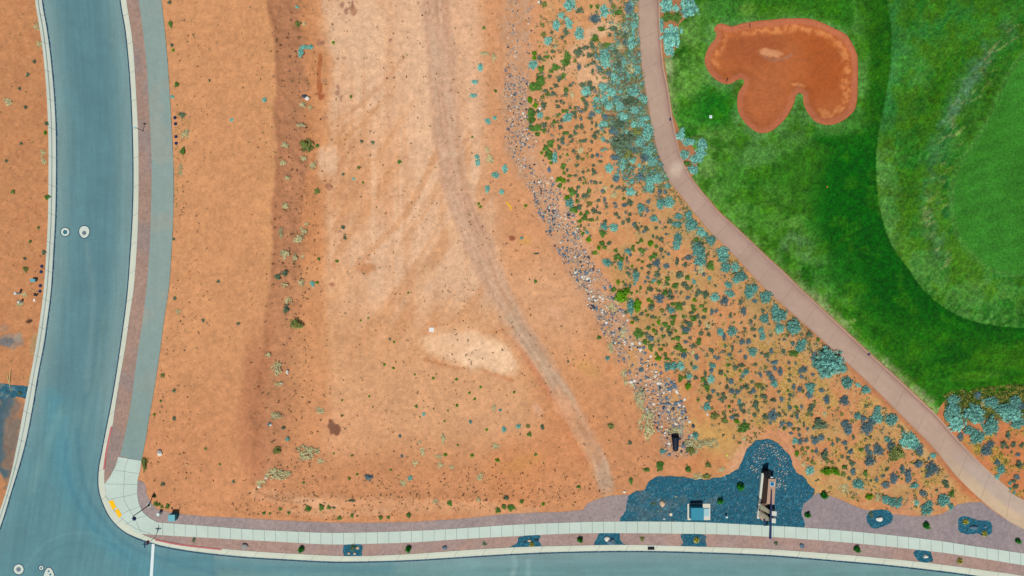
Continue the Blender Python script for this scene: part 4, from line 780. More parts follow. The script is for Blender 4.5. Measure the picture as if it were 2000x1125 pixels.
PL_DATA = '''
S 1113 9 12.5 13;S 1096 30 6 6;S 1086 49 8 12;S 1107.5 38 5.5 5;S 1112.5 46 6.5 9;S 1131.7 65 10 13.5;S 1070 80 7 8;B 1162 36 10.5 13;S 1180 21 9 14;S 1042 126 10.5 9;Y 1044 104 5 5.5;Y 1043.5 113 4.5 4.5;D 1054 114 5 6;D 1132 20.5 6 7;O 1064 8.5 5.5 5;O 1060 49 3.5 4;O 1062 67 5 4.5;G 1166 12 3.3 4;O 1198 12 5 4.5;G 1154.5 12.5 3 4;G 1207 25 8 5;D 1104 60 4 6;D 1098 72 4.5 5;D 1107.5 65 4 5;D 1077.6 63 3 4;G 1175 57 7.5 4.5;D 1198.5 56 9 6;D 1191.4 69 4.5 4;D 1205 66 5 4;G 1162 75 6.5 7;D 1156.5 85 5 6;D 1157 91 5.5 5;D 1147 92.5 6 4;D 1140 93 4 4;D 1130 102 9 8.5;D 1139 108 3 3;G 1107.5 110 7 9;G 1104.6 122 8 8.5;D 1152 108 5.5 6;D 1164 104 4 2.5;O 1123 119 4 3.5;B 1131 130 4.5 6;D 1161 121 4 5;D 1149 127 3 3;D 1154 124 2.5 3;D 1157 138 3 6;G 1085 131.5 9 6;G 1076 139 4.5 4;G 1057 134 7 6;G 1067.6 111 6 3;R 1085 92.5 4 6;D 1080 101 5 3;G 1100 148 5.5 5;D 1092.5 154 6 5.5;D 1073 149 3.5 4;G 1054 153.6 7 9;G 1186 88 5 6.5;S 1181 108 11 15;S 1183 124 9 8;D 1202 101 5 6;S 1219 124 5 6;B 1190 145 6 5;S 1198 150 7 6;
B 1229 14 10 14;S 1232 9 6 6;S 1226 32 3.5 3.5;S 1237.6 49 6 8;S 1237 67 5 13;S 1232.6 84 8 14;D 1221 70 5 7;B 1221 82 6 6;S 1220.5 122 5 6;S 1246 136 7 10;R 1233 132 10 12;D 1208 125 5 7;R 1211 92 7 8;R 1208 52 7 6;R 1222 56 7 7;S 1303 10 14 15;S 1346 14 20 21;S 1320 16 6 7;G 1303.7 32 9 11;G 1322 33 9 11;S 1292 47 5 15;S 1312 71 20 25;S 1308 98 12 10;
G 1038 171 5.5 5;G 1047 168 13 9;G 1056 161 8 4;D 1086 167 5 4.5;D 1077 172.5 3.5 3;D 1065.5 177 6 3;G 1070 184 4 4;D 1081 183 6.5 4;O 1060.5 189 4 4;G 1105 175 5 5;D 1105 184 4 5.5;D 1114 166 4 4;R 1117 186 4 8;Y 1035 195.5 6.5 6.5;G 1046 195 2.5 2.5;Y 1045 206 5.5 5.5;D 1062.7 206 6 8;G 1038 219 7 7;G 1037 227 6 6;G 1038 235 7 6.5;S 1055 225 6 6;D 1050.5 217.6 4.5 5;O 1069 231 5 3;G 1082.6 238 4 4;D 1078 243 2.5 2.5;D 1087 198 3 3.5;D 1095 198 3.5 4;D 1101 201 3 3;D 1090 207.6 4.5 4;G 1038.5 248 6 6;G 1049 250 7 8;G 1050 262 4.5 5;D 1063 245 6 5.5;G 1062.6 255 4.5 4.5;S 1109 228 11 9;D 1097 235 4 4;D 1124.5 229 3.5 3.5;D 1121 221 5 5;G 1100 217 3.5 4;G 1107 217 3.5 4;G 1092.5 223 3 3;D 1113 210 4 3.5;D 1124 209 4 2;B 1130 210 3 3;S 1144.5 178.5 9 9;D 1138 166 5 6;D 1151 164 6 6;D 1155 173 6 6;D 1145 187 5 4;D 1141.6 195.6 4 4;D 1145 202.7 5 5;D 1144 213 4 6;B 1135 218 4 3.5;B 1135 232 3 4;G 1136.6 192 3 3;B 1156.5 222.6 6 6;S 1168.6 217 6 4.5;B 1163.6 207 5 3;D 1152 231 5 4;D 1156 240 3 4;S 1178 168.5 8 10;S 1180.7 193 7 7;S 1165 194 6 6;S 1193.5 178.5 9 9;S 1190 207.6 7 7;S 1210.6 207 9 8;S 1217 228 6 9;B 1182 228 7 6;S 1179 242.5 8 6;B 1195.6 254 7 8;B 1205 261 5 5;D 1165 244 3 6;D 1166.5 258 4.5 4.5;D 1161.5 266 6 5;D 1156 253 2.5 2.5;D 1156 277 3 4;S 1178 271.6 4.2 5;D 1181 258 3 3;D 1094.7 248 4.5 5;D 1126 247 5 5;D 1136 247.5 4 6;G 1105 260 6 4;D 1123 259.6 4 5;D 1114.6 266.7 4.5 4;D 1098 271 5 7;D 1090 273 3 3;B 1100 279.5 3.5 3;D 1118 274 3 3.5;D 1115 277 3 2;D 1136 275 4 4;D 1143 274 3.5 4.5;G 1074.8 281 6.5 7;G 1065.5 289.5 6 6;Y 1057.7 298.7 3.5 3.5;G 1070 299.5 7 7;G 1074.8 308 6 6;Y 1076 318 3.5 3.5;S 1083.3 308 7 11;D 1092.5 288.7 4 3.5;D 1093.3 306.5 3 3;D 1120.3 295 4 4;R 1133.8 293.7 6 6;G 1108 302 3 3;D 1128 306.5 5 4;O 1138 311 4 3;D 1157 305 4 4;B 1166.5 303 4 4;S 1176.5 293.7 3.2 3.5;D 1173 315 4 3;B 1201 308 9 5.5;
S 1236.4 179.5 14 10;S 1256 192 9 10;S 1209 204.4 8 8;S 1189 209 8 5;S 1218.7 227.5 8 7;S 1240 215 8 7;S 1257.8 231 13 6;S 1252 242 10 7;S 1238 243.5 6 7;S 1265 256 11 18;S 1249 277 11 9;S 1223 257 4.5 4.5;B 1197 256 6 8;S 1266.7 295 12 10;B 1236.5 293 5 6;S 1273.8 314.7 9 9;B 1259.6 307.5 9 8;S 1236 314.7 6 5;S 1249 322.7 4.5 4;S 1217 318 6 10;B 1202 306.7 9 5;S 1189.3 327 7 7;B 1202.7 349 6 5;D 1226.7 324.4 5 5;S 1284 348 9 9;S 1270 352 8 8;B 1251.6 345 7 8;B 1236 354 5 5;D 1231 199 13 10;D 1210 245 12 9;D 1213 281 18 14;D 1231 267 10 10;O 1227 300 9 8;D 1202 285 7 8;R 1264 320 7 7;O 1244 258 8 7;S 1329 265 8 9;S 1333 254 5 5;S 1346.7 277 14 8;S 1371.6 282.7 12 12;S 1368 300 12 9;S 1338 302 10 10;S 1361 311 14 9;S 1354 330.7 12 9;G 1343 320 7 5;G 1360 268 11 4;
G 1100 325 5.5 5.5;D 1127 323 3.5 4;G 1102 338 3.5 3;D 1108 333 3 4;Y 1091.5 350 6 6.5;Y 1099.7 352.7 6 5.5;G 1093.4 362.7 4.5 4;Y 1102 367.6 2.5 2.5;G 1113 343 5 3;D 1124 343 4 2.5;D 1110 353.4 3.5 3.5;D 1132.5 350 4 3.5;D 1139 335.6 3 4;D 1139.6 345.6 3.5 2;G 1139.6 358 2.5 2.5;D 1160 323 4.5 3;D 1160 335.6 5 6;B 1155 354.4 3 3.5;D 1163.7 356 4.5 4.5;D 1173 357 3 3;S 1189.4 329 8 8;S 1215.6 325.7 6 6;B 1202.9 349 6.5 6.5;S 1234 354 5 5;D 1129 366 4 4;G 1116.8 374.7 8 7;D 1125 375 4 4;D 1128 382.6 4 3.5;Y 1107.5 385.4 6 5.5;S 1113.2 396.8 10.5 9;G 1126.8 393 4 3.5;G 1121.8 409.6 8 6;D 1131 404.6 6 5;G 1149.5 374 5 4;D 1143 382.6 7.5 4.5;O 1152 398 5.5 4;B 1176 373.3 3.5 3.5;R 1182 367 4 5;D 1195.8 363.4 3 3.5;D 1208.6 365.5 3.5 3.5;R 1199.3 381 6 5;S 1232 374 9 9;D 1219 370 5 4;D 1168 391 4 4;B 1181 389.7 3.5 5;D 1184.4 398 2.5 2.5;D 1184.4 404 3 3.5;D 1230.6 396 6 6.5;B 1219 401 6 4;B 1203.6 404 3 3.5;B 1200.7 397.5 4.5 2.5;G 1218.5 388 3 3.5;G 1146.7 415.3 4 4.5;D 1161 411 7 5;D 1171 416 4 3;D 1167 404 2.5 4;G 1134.6 417.4 4 3.5;G 1141.7 425 6 5.5;G 1154 429 6 3.5;Y 1132.7 432.4 3.7 4.2;D 1204.3 418 4.5 5;D 1209 425 3.5 2.5;D 1230 419 3.5 4;D 1228.5 431 5.5 4.5;D 1217 435 4 4;B 1238.4 438.8 3.5 5;S 1180 442 6.5 8;D 1182 433 4.5 4;S 1199.3 445 9 9.5;G 1177.3 456.6 6.5 6;Y 1138 456.6 3.5 4;S 1146.7 453.7 4 4;Y 1149.5 468 5.5 6;G 1177 475.8 5 6;D 1189.4 475 5 4;D 1153.8 460 2.5 2.5;
S 1268.4 364 9 14;S 1281 348.5 12 9;S 1304 362.8 4.5 5.5;B 1289.7 374.8 5 5;B 1300 375 4.5 3.5;B 1260 373.4 3 3;S 1292.5 394.8 9 9;S 1308 395.5 10 12;S 1290 405 5 5;B 1266 394 4 4;S 1252 406.8 9 8;B 1264.8 409.7 4 6;D 1252.7 419.6 4 3.5;S 1277 426.8 7 8;D 1281 445 4.5 3;D 1240.6 439.5 4.5 4.5;D 1245 446.6 4 4;D 1261 446 4.5 5.5;D 1252.7 442.4 3 2.5;B 1257.6 452.3 4 3;D 1308 432.4 5 5;D 1300.4 443.8 2.5 3;B 1301 457.3 3.5 2.5;S 1324.5 422.5 7 7;S 1322.4 438 12 6;S 1345 421 9 8;S 1350.8 438 13 15;S 1369.3 453.8 8.5 8.5;S 1389.3 469.4 11 10;S 1379 459 5 5;G 1360 469.4 5 5;S 1324.5 465 9 11;S 1322 479.4 11 9;Y 1270.5 475.8 7.5 5.5;G 1282 482 3.5 3;G 1252 470 4 4;G 1245.6 474.4 4 2;D 1275.5 462.3 3 4;D 1291 467.3 5 4.5;D 1284 463.8 3.5 3.5;G 1236.4 484.4 3.5 6;S 1226.4 489.4 7 5;G 1250.6 487 4 4.5;G 1256 490.8 4.5 4.5;D 1292.5 488 5 4;D 1299.7 492 3 2;B 1306 495.8 3 3;G 1279 497 5 4;S 1364 488 17 13;S 1368 508 13 14;D 1352 473.7 3 4;D 1369 476.5 6 4;S 1412 493 12 13;
Y 1162.7 494 4.5 4.5;Y 1169 484 5 4.5;G 1181 483.6 4.5 3;G 1202.5 489.7 3.8 3.8;B 1231 497.8 3.3 3.8;S 1186 512.7 8 9.2;G 1205.3 502 6.5 6.5;G 1213 505.6 5.5 5.5;S 1211.7 517 6.5 10;D 1224.5 506.3 2.5 5;D 1226 523.4 2.8 2.8;Y 1234.5 519.8 3 2.8;D 1227.4 534.8 4 5;G 1246 508.4 2.5 2;G 1254.4 511.3 3.5 3;D 1253.7 524 3 3;S 1242.3 539.7 7.5 11;D 1241 528.4 4.5 4;D 1266.5 532.6 3 4.5;G 1279.3 498.5 5 5.5;G 1271.5 504 4.5 4.5;B 1282.9 514 9.5 8.5;D 1268.6 519.8 5.5 4.5;B 1302 520.5 6 6;D 1287 525.5 3 3;D 1283.6 536 6 6.5;D 1296 502 2.8 3;B 1305.6 496.4 3 3.2;B 1265 542.6 3.5 4;B 1260.8 550.4 3 3.5;G 1303.8 544.7 5 4.8;G 1287 551.8 4 5;S 1277 548 5 4;G 1274 551 3 3;G 1304.6 554.7 3.5 3.5;G 1319 558 5 6.5;Y 1207.5 551 3.8 5.5;G 1217.4 551 2.5 3;D 1221.7 556.8 3 4;D 1231 560.4 3 5.5;S 1239.5 554.7 3.5 3;G 1251 562.5 3.5 3;G 1244 569.3 3 2.5;G 1233.5 572.5 2.8 2.8;G 1197.5 565.3 5.5 5;Y 1214.6 577.4 15 12;Y 1225 568 7 6;S 1232.4 599.5 8 17;Y 1243.8 596.6 9 13;D 1222.4 608.7 4.5 4;Y 1234.5 630 3.7 4;D 1243 622 5.5 6.5;G 1265.8 564 3 3;D 1272 565.3 4 5;Y 1266.5 586 4.3 4.3;G 1273 590 4 4;D 1270.8 599.5 7 6.5;B 1288.6 582.4 10.5 10;D 1287.8 568 3.5 3.5;G 1300 571 6 6;D 1309 572.5 5 5;D 1312 581 8 4.5;G 1313.4 593.8 4 4;O 1292.8 606.6 4 4.5;D 1305 601 4 6;S 1312 606.6 7 6.5;D 1253.7 613.7 4 5;G 1261.5 607.3 2.6 2.8;G 1265 615.8 3 3;D 1273.6 620 4 4.5;G 1280.7 620.5 3 3;G 1288.6 620 2 2.2;Y 1286.4 629.4 3.8 5.7;G 1275.8 635 2.7 2.5;D 1266.5 638 3.5 3;G 1299 633.6 6 4;G 1306 638 4 3;G 1314.9 619.4 5 6;G 1314 630.8 5 4.5;
B 1345.6 502.8 7 5;G 1387.6 519.8 8.5 7;R 1369.8 525.5 9 7;D 1338.5 517.3 5 4.5;B 1374 536 4 4;D 1322.8 513 4 8;D 1327 537 7 8;G 1342.8 542.6 4.5 5.5;S 1386 544 4.5 4;S 1355.6 551 4 5;D 1336.4 554 6 5.5;D 1342 561 4.5 5;G 1348.4 563 3 3;S 1413 502 12 11;S 1418 522.7 11 11;S 1436.6 522.7 9 10;S 1448 539.7 14 10;S 1438 547 9 6;S 1423 556.8 6.5 8;S 1427.4 574 7 9;B 1415.3 586.7 8 10.5;D 1397.5 558 2.8 3;S 1463.7 571 10 15;S 1473.6 562.5 8 8;S 1496.4 579.6 14 12;D 1447.3 589.5 4.5 5.5;B 1453 607.3 6 10;B 1474 588 4 5;D 1363.4 572.5 6 7.5;D 1378.3 574.6 6 8;S 1396.8 581 7.5 9;B 1344 581.7 5 3.5;Y 1356.7 586 4.3 4;D 1330.7 571 2.8 3;G 1326.4 599.5 7.5 7;G 1323 594 5 4;D 1335.6 593 4 4;G 1370.5 598 4.3 3.8;G 1377 606 4.8 4.3;G 1353.4 599.5 4.5 4.5;G 1356.7 606 4.3 3.8;D 1350 611 5 3.5;G 1354 622 5.5 7;D 1362 618 4.5 4.5;D 1367 630 4.5 3.5;D 1374.8 621 5 4;B 1391 609.4 4 6;B 1399 607.3 3.2 4;D 1426.7 616 3.5 5;G 1335 618 3.3 3.8;D 1345 634.3 7 6.5;D 1333 638 4 3;R 1384 636.5 6 5;D 1475 620 3.3 4;D 1466.5 626.5 3.3 3.3;D 1448.7 630 2.5 3;S 1494 622 10 10;D 1490.7 606.6 4 5;S 1515 608 8 16;
G 1247.7 652 9.5 9.7;G 1266 642 5 3.5;Y 1276.8 645.7 4.3 4.3;G 1281.8 652.8 3 2.7;D 1262.6 652.8 4.3 4.3;B 1271.8 660 6 6.3;D 1291.7 643.6 4 3.5;G 1259.7 668.4 5.5 5;G 1268 667.7 2.8 3;G 1270.4 677 4.3 4.5;G 1271.8 682.7 4 3.3;D 1276 674 3 3;G 1306 643 3.5 3.5;D 1309.5 650.7 6 6;G 1320 646.4 2.8 3;G 1294.6 657 3 3.5;G 1286 666.3 2.6 3;G 1323.8 661.3 6 4.5;G 1314.5 662 4 3;B 1340 644.3 10 6.5;G 1337.3 650.7 5.5 3.5;G 1296 674 3.3 3;D 1286.8 674 3 2.3;D 1303 673.4 2 4;G 1324.5 678.4 7.8 6.5;G 1335 685.5 6.3 4;B 1335 694.8 7 5.5;D 1369.3 651.4 4.4 5.3;D 1383.5 653.5 4.5 4.5;D 1348 660.6 4 3.2;D 1380 643 4 3;G 1364.7 668.4 4.6 8;B 1340 667.7 5.5 3;D 1354.3 674.8 5.5 4.5;R 1353 687.6 4 6;B 1361.4 697 4.5 6.5;D 1389 683.4 4.8 6;B 1396.3 697 4 3;G 1290.3 682.7 4.3 4;Y 1286 699.7 5.3 6.7;G 1281.8 691 2.8 4;G 1300.3 692.6 4 4;G 1302.4 701 6 3;G 1312.4 692 2.6 2.8;S 1305.3 716 8.5 9.5;S 1316.6 715.4 8 8.5;S 1329.4 715.4 8 7;S 1357.2 718 4.7 5.5;D 1350 711 3 5;S 1391.3 714 6.5 5.5;B 1389 723 5 5;S 1388.5 740.3 6.3 8.8;D 1377.8 731 3 7;G 1373.5 741 4.5 6;G 1328.7 739.6 4.3 7;G 1338.7 736.7 3.5 4;S 1346.5 735.3 5.5 5.5;D 1345.8 746.7 4 4;Y 1343.7 755 7.6 7;D 1359.3 738 4.8 3.5;G 1380.7 758 7 5.5;D 1377.8 749.5 5 4.5;B 1393.5 764.5 4.5 4;G 1363.6 781.5 3 3.2;S 1381 795 6.8 9;D 1385 776.6 5 7.5;R 1250 780 9 20;R 1265 827 13 26;R 1219 732 5 11;R 1223 747 6 5;R 1234 752 6 5;R 1198 600 8 10;R 1218 650 7 12;R 1192 680 6 12;
S 1430.6 647 10.5 10.5;S 1406.4 648 7 7;B 1414 658.5 4 8;D 1417 676 3 4;D 1455.5 642 4 3;D 1471 643.6 4 5;D 1474 656.4 3 3.3;D 1441 657.8 3.3 3;B 1449 667.7 6.5 5.5;B 1462 667 5 5.5;S 1486.8 645.7 6 6;S 1489 658.5 6 7;S 1523 643.6 8 7;S 1552 644.3 12 9;D 1581 651.4 7 6;S 1563.6 677 11 12;G 1551 690 10 6;D 1529.4 687 5 4.5;S 1570.7 668 7 6;B 1549 671 4 4.5;S 1471 687 9.5 9.5;B 1506 686 5 5;D 1498 694 6 5;D 1488 690 3.5 3;B 1456 697.6 4 4.7;D 1430.6 681 3 6;B 1425 692 4 4.5;D 1429 700.5 3 3.5;B 1403 699.7 3.5 4.5;D 1475.4 711 3.6 4;B 1513 708 7 5.5;B 1514.5 719.7 5 4.5;B 1523.8 725.4 5 8.5;B 1501.7 730 6 6;B 1507.4 738 6 6;S 1512.4 749.5 6.3 8.5;B 1485.3 732.5 3 6;B 1540.8 709 3.5 3.3;B 1553.6 709.7 2.6 3.5;D 1541.5 719.7 3.5 3.5;D 1543 733 3 3;D 1542 743 4 3.7;B 1570.7 721 7 6.5;B 1562 725.4 3.5 6;B 1565.7 736 3.5 4;B 1587.8 731.7 4 3.3;G 1422.8 713.3 4 3;D 1421 725 3 3;D 1408 728 5 5.3;Y 1416.4 733 2.6 2.8;D 1436.3 717.5 5.5 5;D 1448.4 714 6.5 4.3;G 1445.5 724.6 3.3 3;S 1457 726.8 5.5 7;B 1450.5 735 4 4;G 1447 742.4 3.5 3;B 1429 745 5.5 5.7;D 1420.6 740 3 4.5;D 1469 746 4 3.5;D 1456 755 7 5.5;D 1447.7 758 4 4;D 1420 756.6 3.5 5.5;B 1429 764.5 5.5 5.5;B 1440.5 766 6 5;D 1412.8 769.4 5 4.5;D 1410 780.8 5.5 5.3;D 1417 777 3 3.5;D 1403 771.6 3.5 4;B 1471 763 6.5 5;O 1482.5 753.8 7 5;D 1489.6 758.8 4.5 3.5;D 1464.7 766.6 4 3.5;D 1491 773.7 5.3 7;D 1476.4 774.4 3 4;D 1497.4 755 3 3;D 1521.6 765 3.2 3.6;G 1539.4 763 3 3;B 1550 755.2 4 6;B 1562 759.5 5 5.5;S 1583.5 754 12 6.5;S 1583.5 762 8 7;B 1580.7 772 7 7.5;D 1543.7 773 4.3 4.5;D 1542 780 3 3.3;D 1508.8 781.5 7 4;B 1526.6 780 5.5 4.5;D 1476.8 788 4.5 5.7;D 1471 793.6 3 3;D 1478 796.5 3.5 3.5;Y 1424.5 794.3 4 2.8;S 1444 784.4 5 4;B 1446 795.8 3.5 4;D 1452.6 789.4 4 3;D 1522.3 795.8 2.8 2.8;G 1555.8 795.8 4 3.7;B 1565.7 794.3 3 4.5;B 1543 795 4 5.5;D 1585 793.6 5 6.5;
S 1522.8 617 13 17;S 1524 640 10 9;S 1551 637 15 15;S 1620 708 32 30;S 1616.6 725 17 13;S 1646.5 721 8 9;S 1600 712 12 13;B 1591 697 7 9;S 1655 748 14 12;S 1676.4 752 5 4;S 1691 761 8 9;G 1598 664 4 4;B 1615.4 780 7 10.5;B 1606 762 6 4.5;B 1649.5 782.8 11 10.5;D 1582.7 800.5 6 5.5;D 1587 792 3.5 4;O 1579 810 3.5 4.5;D 1585.5 810 3 4;O 1553.5 807.7 3.5 3.5;B 1557 812.6 3.5 6.5;R 1610.8 808 5 5;D 1602 829 13.5 9.3;O 1644.3 808.8 3.2 3.8;B 1652.4 828 9 8;B 1656.6 839.7 8.5 9;S 1675.8 812 6.5 7;B 1686.5 818 6 7;S 1713.5 800.5 7.5 7;S 1714.3 817 13 13;B 1693.6 836.8 14 13;B 1703.6 822.6 9 12;S 1742.4 820 14 12.5;B 1543 829.7 4 5;D 1570 831 2.5 6;B 1577.7 838 3.8 3.3;D 1560.6 838 4 4.2;O 1550 838 4 3;B 1545.7 846 4.3 3;B 1561.3 849.6 3.3 4;B 1592.6 859.6 8.3 8;B 1604 854.6 6.8 6;G 1619 858.4 3 2.3;G 1625.4 860.3 2 2;S 1553.5 861 6 5.5;B 1563.5 862.4 6 7;B 1574.8 860.3 4.5 4;D 1636.4 859.6 4.8 4.3;B 1626 867.4 3 4;D 1667.3 853 3.5 5;B 1650 866 5.5 5.3;D 1652.4 875 4 3.3;B 1661 882.3 6.3 5;O 1567.7 876 3.5 3.3;O 1577.7 875 3.2 3.3;Y 1556.4 885 5.8 4.7;R 1562.7 894.4 3 4.3;G 1586.6 881.6 3 2.8;B 1594.3 881.2 3.8 4.2;D 1609.7 886.6 8 7.5;B 1613.3 877.4 2.8 3;D 1609.7 896.6 3.5 4.5;O 1615.4 900 4 5;G 1625 902.7 2.8 3.6;O 1586.7 901.3 3.6 4.2;D 1645.3 892.3 3.6 3.4;D 1656 895 4.7 4;D 1663.8 905 5.6 6;D 1638 900 2 2;G 1649.2 911.5 5 4.3;B 1666.6 918 4.5 3;Y 1614.4 921 12 8;Y 1632.8 921.6 8 10;G 1682.2 878.5 4.6 3.8;B 1693 876.6 4.5 7.5;B 1716.4 879.5 10.5 13;B 1699 885 6 6;B 1700 900.8 11.7 11.5;R 1569 908 4.5 5.5;S 1582.4 919 10 9;D 1691 793 3 4;S 1734 858 6 6;B 1742.4 874 9 14;O 1752 887 14 15;S 1776 860 17 18;S 1787 868 12 12;B 1797.6 879 8 13;D 1763 839 3 5;B 1793.6 905.6 8 8;S 1823 890 5 6;B 1814 895 3 3.5;B 1822.4 915 12 14;B 1813.6 928 7 6;S 1677.6 946.4 11 12.5;D 1659 934 4.5 3.5;O 1647 927 5 5;B 1666.7 921.6 5 7;G 1691 924.5 4 6.3;B 1712.8 937.6 4.5 4;B 1725 929.6 4.5 3;D 1701 939 3 3;B 1730.4 947 8 6.5;B 1746.4 934.4 8.5 12;D 1732 916.8 4 3.5;B 1762.4 916 5 8.5;B 1773.6 925 7 9;B 1774.4 937.6 5.5 7;S 1786.4 948.8 8 6.5;B 1803 962.4 6 7;D 1848 943 5 6;D 1849.6 949.6 5 4.5;D 1830.4 957 3.5 3;R 1649.6 954.4 8 9.5;Y 1698 971 6.5 8;R 1713.6 973.6 7 6;S 1732 976 9 10;S 1744 981 10 10;S 1757.6 976.8 6.5 5;S 1754.4 985.6 7 5;S 1791 982.4 5 4.5;R 1784 979 4 4;S 1815 984 7 8;S 1810.4 996.8 13 12;S 1844 977.6 13 13.5;G 1857.6 966.4 4 6.5;S 1857.6 989 5 7;
E 1610 968 7 7.5;E 1577.5 1006 5.5 6.5;E 1809.5 1027 7 6.6;E 1446 951 7.5 8;E 1407 979 6 6.6;E 588 1073.5 6 6.6;E 797.5 1073 6.4 6.6;E 1133 1055 5.4 6.6;E 1674 1073 6.4 7;E 1988.5 1057 5.4 5.4;
S 1863.7 780.5 13 8;S 1862.7 799.7 13 14;S 1852 810 7 9;S 1870 827.5 15 15;S 1891.5 840 9 8.5;B 1876.5 853 5 7;S 1904 810.4 21 17;S 1937.3 786 14 10.5;R 1920 787 6 6;S 1937.3 832.8 14.5 17.5;S 1908.5 853 14.5 13;S 1963 798.7 19 10;S 1984 785 12 12;S 1978 810 20 14;S 1988.5 825 13 12;B 1995 793 8 10;B 1909.6 772 6 7;B 1926.6 880.8 12 12;B 1936 868 7 6;D 1969 850 4 7;D 1962 866 5 6;D 1957.6 873.3 4 3;D 1968 874 3 3;D 1981 868 5 5;D 1975.7 883 3 2.5;B 1988.5 888 5 3.5;B 1948 904 6 6;S 1956.5 917 8 11;S 1948 931 6 5;D 1990.6 907.5 6 8;B 1986.4 932 5 6;D 1980 939.5 4 4.5;S 1972.5 943.7 4 3.5;D 1984.7 949.7 5 6;S 1973 955 3.3 3;S 1981.5 962 3.3 3.3;D 1996 870 4 5;
Y 651 83 3.5 3.2;Y 685.5 189 3 3;Y 922.5 267.5 2.5 2.5;Y 935 398 3 3;Y 938 404 3 3;Y 709 356.5 2.5 2.5;G 700 327 3 3;Y 619 552 3.5 3.5;Y 658 510 4 3;G 623 506 3 3;Y 797 572 2.5 2.5;Y 704.5 626 2.3 2.3;G 719 621 2 2;Y 769.5 668 2.8 2.6;D 761.5 662.5 2.5 2.5;Y 750.5 712 3 3;Y 768 719 3 3;Y 810 731.5 2.3 2.3;Y 846 739 3 3;Y 891 741 3.5 3;Y 916.5 767.5 3 2.8;Y 938.5 756 2.8 2.8;Y 927 779.5 3 3;Y 892.5 792 3.3 3.2;Y 721 774 2.5 2.5;G 813 793.5 3 3;S 827.5 809 3.5 3.5;G 875 802 2 2;Y 820 814 2 2;Y 868 822.5 2.3 2.3;Y 950.5 839.5 3 3;Y 894 869.5 2.5 2.5;Y 870 888.5 3.7 3.7;Y 922 889.5 3.7 4;Y 971 899 4 5;Y 763.5 918 2.5 2.5;Y 697 927 2.5 2.5;Y 682.5 935 3 3;Y 687 890 2.5 2.2;Y 652 885.5 2.2 2.2;Y 668 782 2.3 2.3;O 667.5 812 2.8 2.5;G 593 943 2.5 2.5;G 601.5 993.5 5.5 6.5;G 627 991 4.5 6.5;G 642 991 4 4;D 651.5 992 4 2.5;G 663 1012 4.2 4;G 687.5 1007 3.8 3.5;G 743 1011 3.8 4;G 758.5 1010.5 3 3.5;G 797.5 1007 4.5 5;G 878 983 5 5;R 850 979.5 5 5;R 935 976 5 5;G 972.5 997 4.5 6;G 985 990 4.5 5;G 996 992 5.5 6;D 987 973 6 4;G 515.5 1002 3 3.5;G 527 1003 2.5 2.5;G 564 1001 3 3;G 547.5 994.5 3.5 3;D 685 978 8 2.5;
Y 1004.5 766 3 3;G 1034 848.5 4 4.5;D 1059 835.5 4 5.5;O 1031 832 3.5 3.5;Y 1061 984.5 4 3.5;O 1192.5 832 5 6;G 1170 659.5 4 4;D 1110 705.5 2.5 2.5;S 1186.5 699.5 4.5 4.5;D 1231 866 4.5 4;S 1294 882 5 6;G 1289 910.5 7 10;G 1262.5 917 6 4;G 1232.5 939.5 4 6;B 1252.5 722 5 5;G 1046 888 3 3;G 1130 951 4 3;S 1012.5 833 4.5 4.5;G 1019 979.5 4 4;G 1001 991 5 5;R 1327 841 20 9;R 1357 871 16 15;O 1350 880 8 7;R 1387 866 16 8;S 1359 851 6 8;R 1364 931 10 6;O 1380 930 7 5;G 1343 916 6 6;O 1382.6 908 6 5;R 1410 917 5 6;R 1454 857 5 5;G 1454.3 835 10 9;G 1446 841 5 5;O 1395.5 812 7.5 6.5;O 1412.8 807.5 3.2 3.2;O 1416 821 6 6;Y 1439.7 823.5 5.3 6;D 1454 822 3 4;B 1430 816 6 4;D 1437 812 7 3.5;D 1447 797 4 6;D 1453 804 4 5;D 1477 792 5.5 8;D 1473.6 810.4 4.3 4.7;O 1469 822 3 2;B 1510 812 13 10;D 1494 814 5 6;D 1523 810 5 5;B 1505 826 4 3.5;D 1535 809.6 3 3;B 1528 828 6 5;B 1541 829 7 5;G 1531.5 837 3.7 3.3;G 1046 550 3.5 3.2;Y 1027 402 3.5 3.5;S 1019 465 3 3;D 1048 495 5 2;
S 594 92 9 4;S 587 102 5 8;S 606 92 5 5;O 581 46 5 5;R 593 46 4 4;R 585 245 9 5;O 598 284 10 11;O 605 290 5 6;R 556 284 7 7;R 592 311 7 6;R 611 322 6 8;O 618.5 374 5 6;R 552 318 6 5;R 561 347 5 5;R 557 402 6 6;R 597 437 4 4;R 593 454 6 9;R 582 467 8 8;R 548 454 4 10;R 556 497 9 8;R 575 504 4 8;R 590 501 4 3;D 556 535 7 6;D 542 541 6 5;R 587 552 7 6;S 610 554 5.5 4.5;R 556 557 6 4;S 516.5 195 4.5 4.5;S 580 14 3.5 3.5;R 590 204 5 6;R 605 210 4 5;G 619 285 3.5 4;
S 938 131 5 8;S 927 160 7 4;S 924 187 7 4;G 968 177 3.5 3;S 953 237 5 6;S 966 230 4 4;S 933 317 5 7;R 956 310 7 8;R 951 292 5 5;S 968 342 6 7;S 986 330 5 9;S 952 369 5 7;S 980 374 5 5;S 931 306 4.5 4.5;G 780 316 4 3.5;D 707 276 4 3;D 728 278 3.5 3.5;S 691 349 3 3;D 671 340 3 3;D 670 444 4 4;D 673 465 3.5 4;G 945 54 3 3;R 965 112 5 8;R 947 105 8 5;
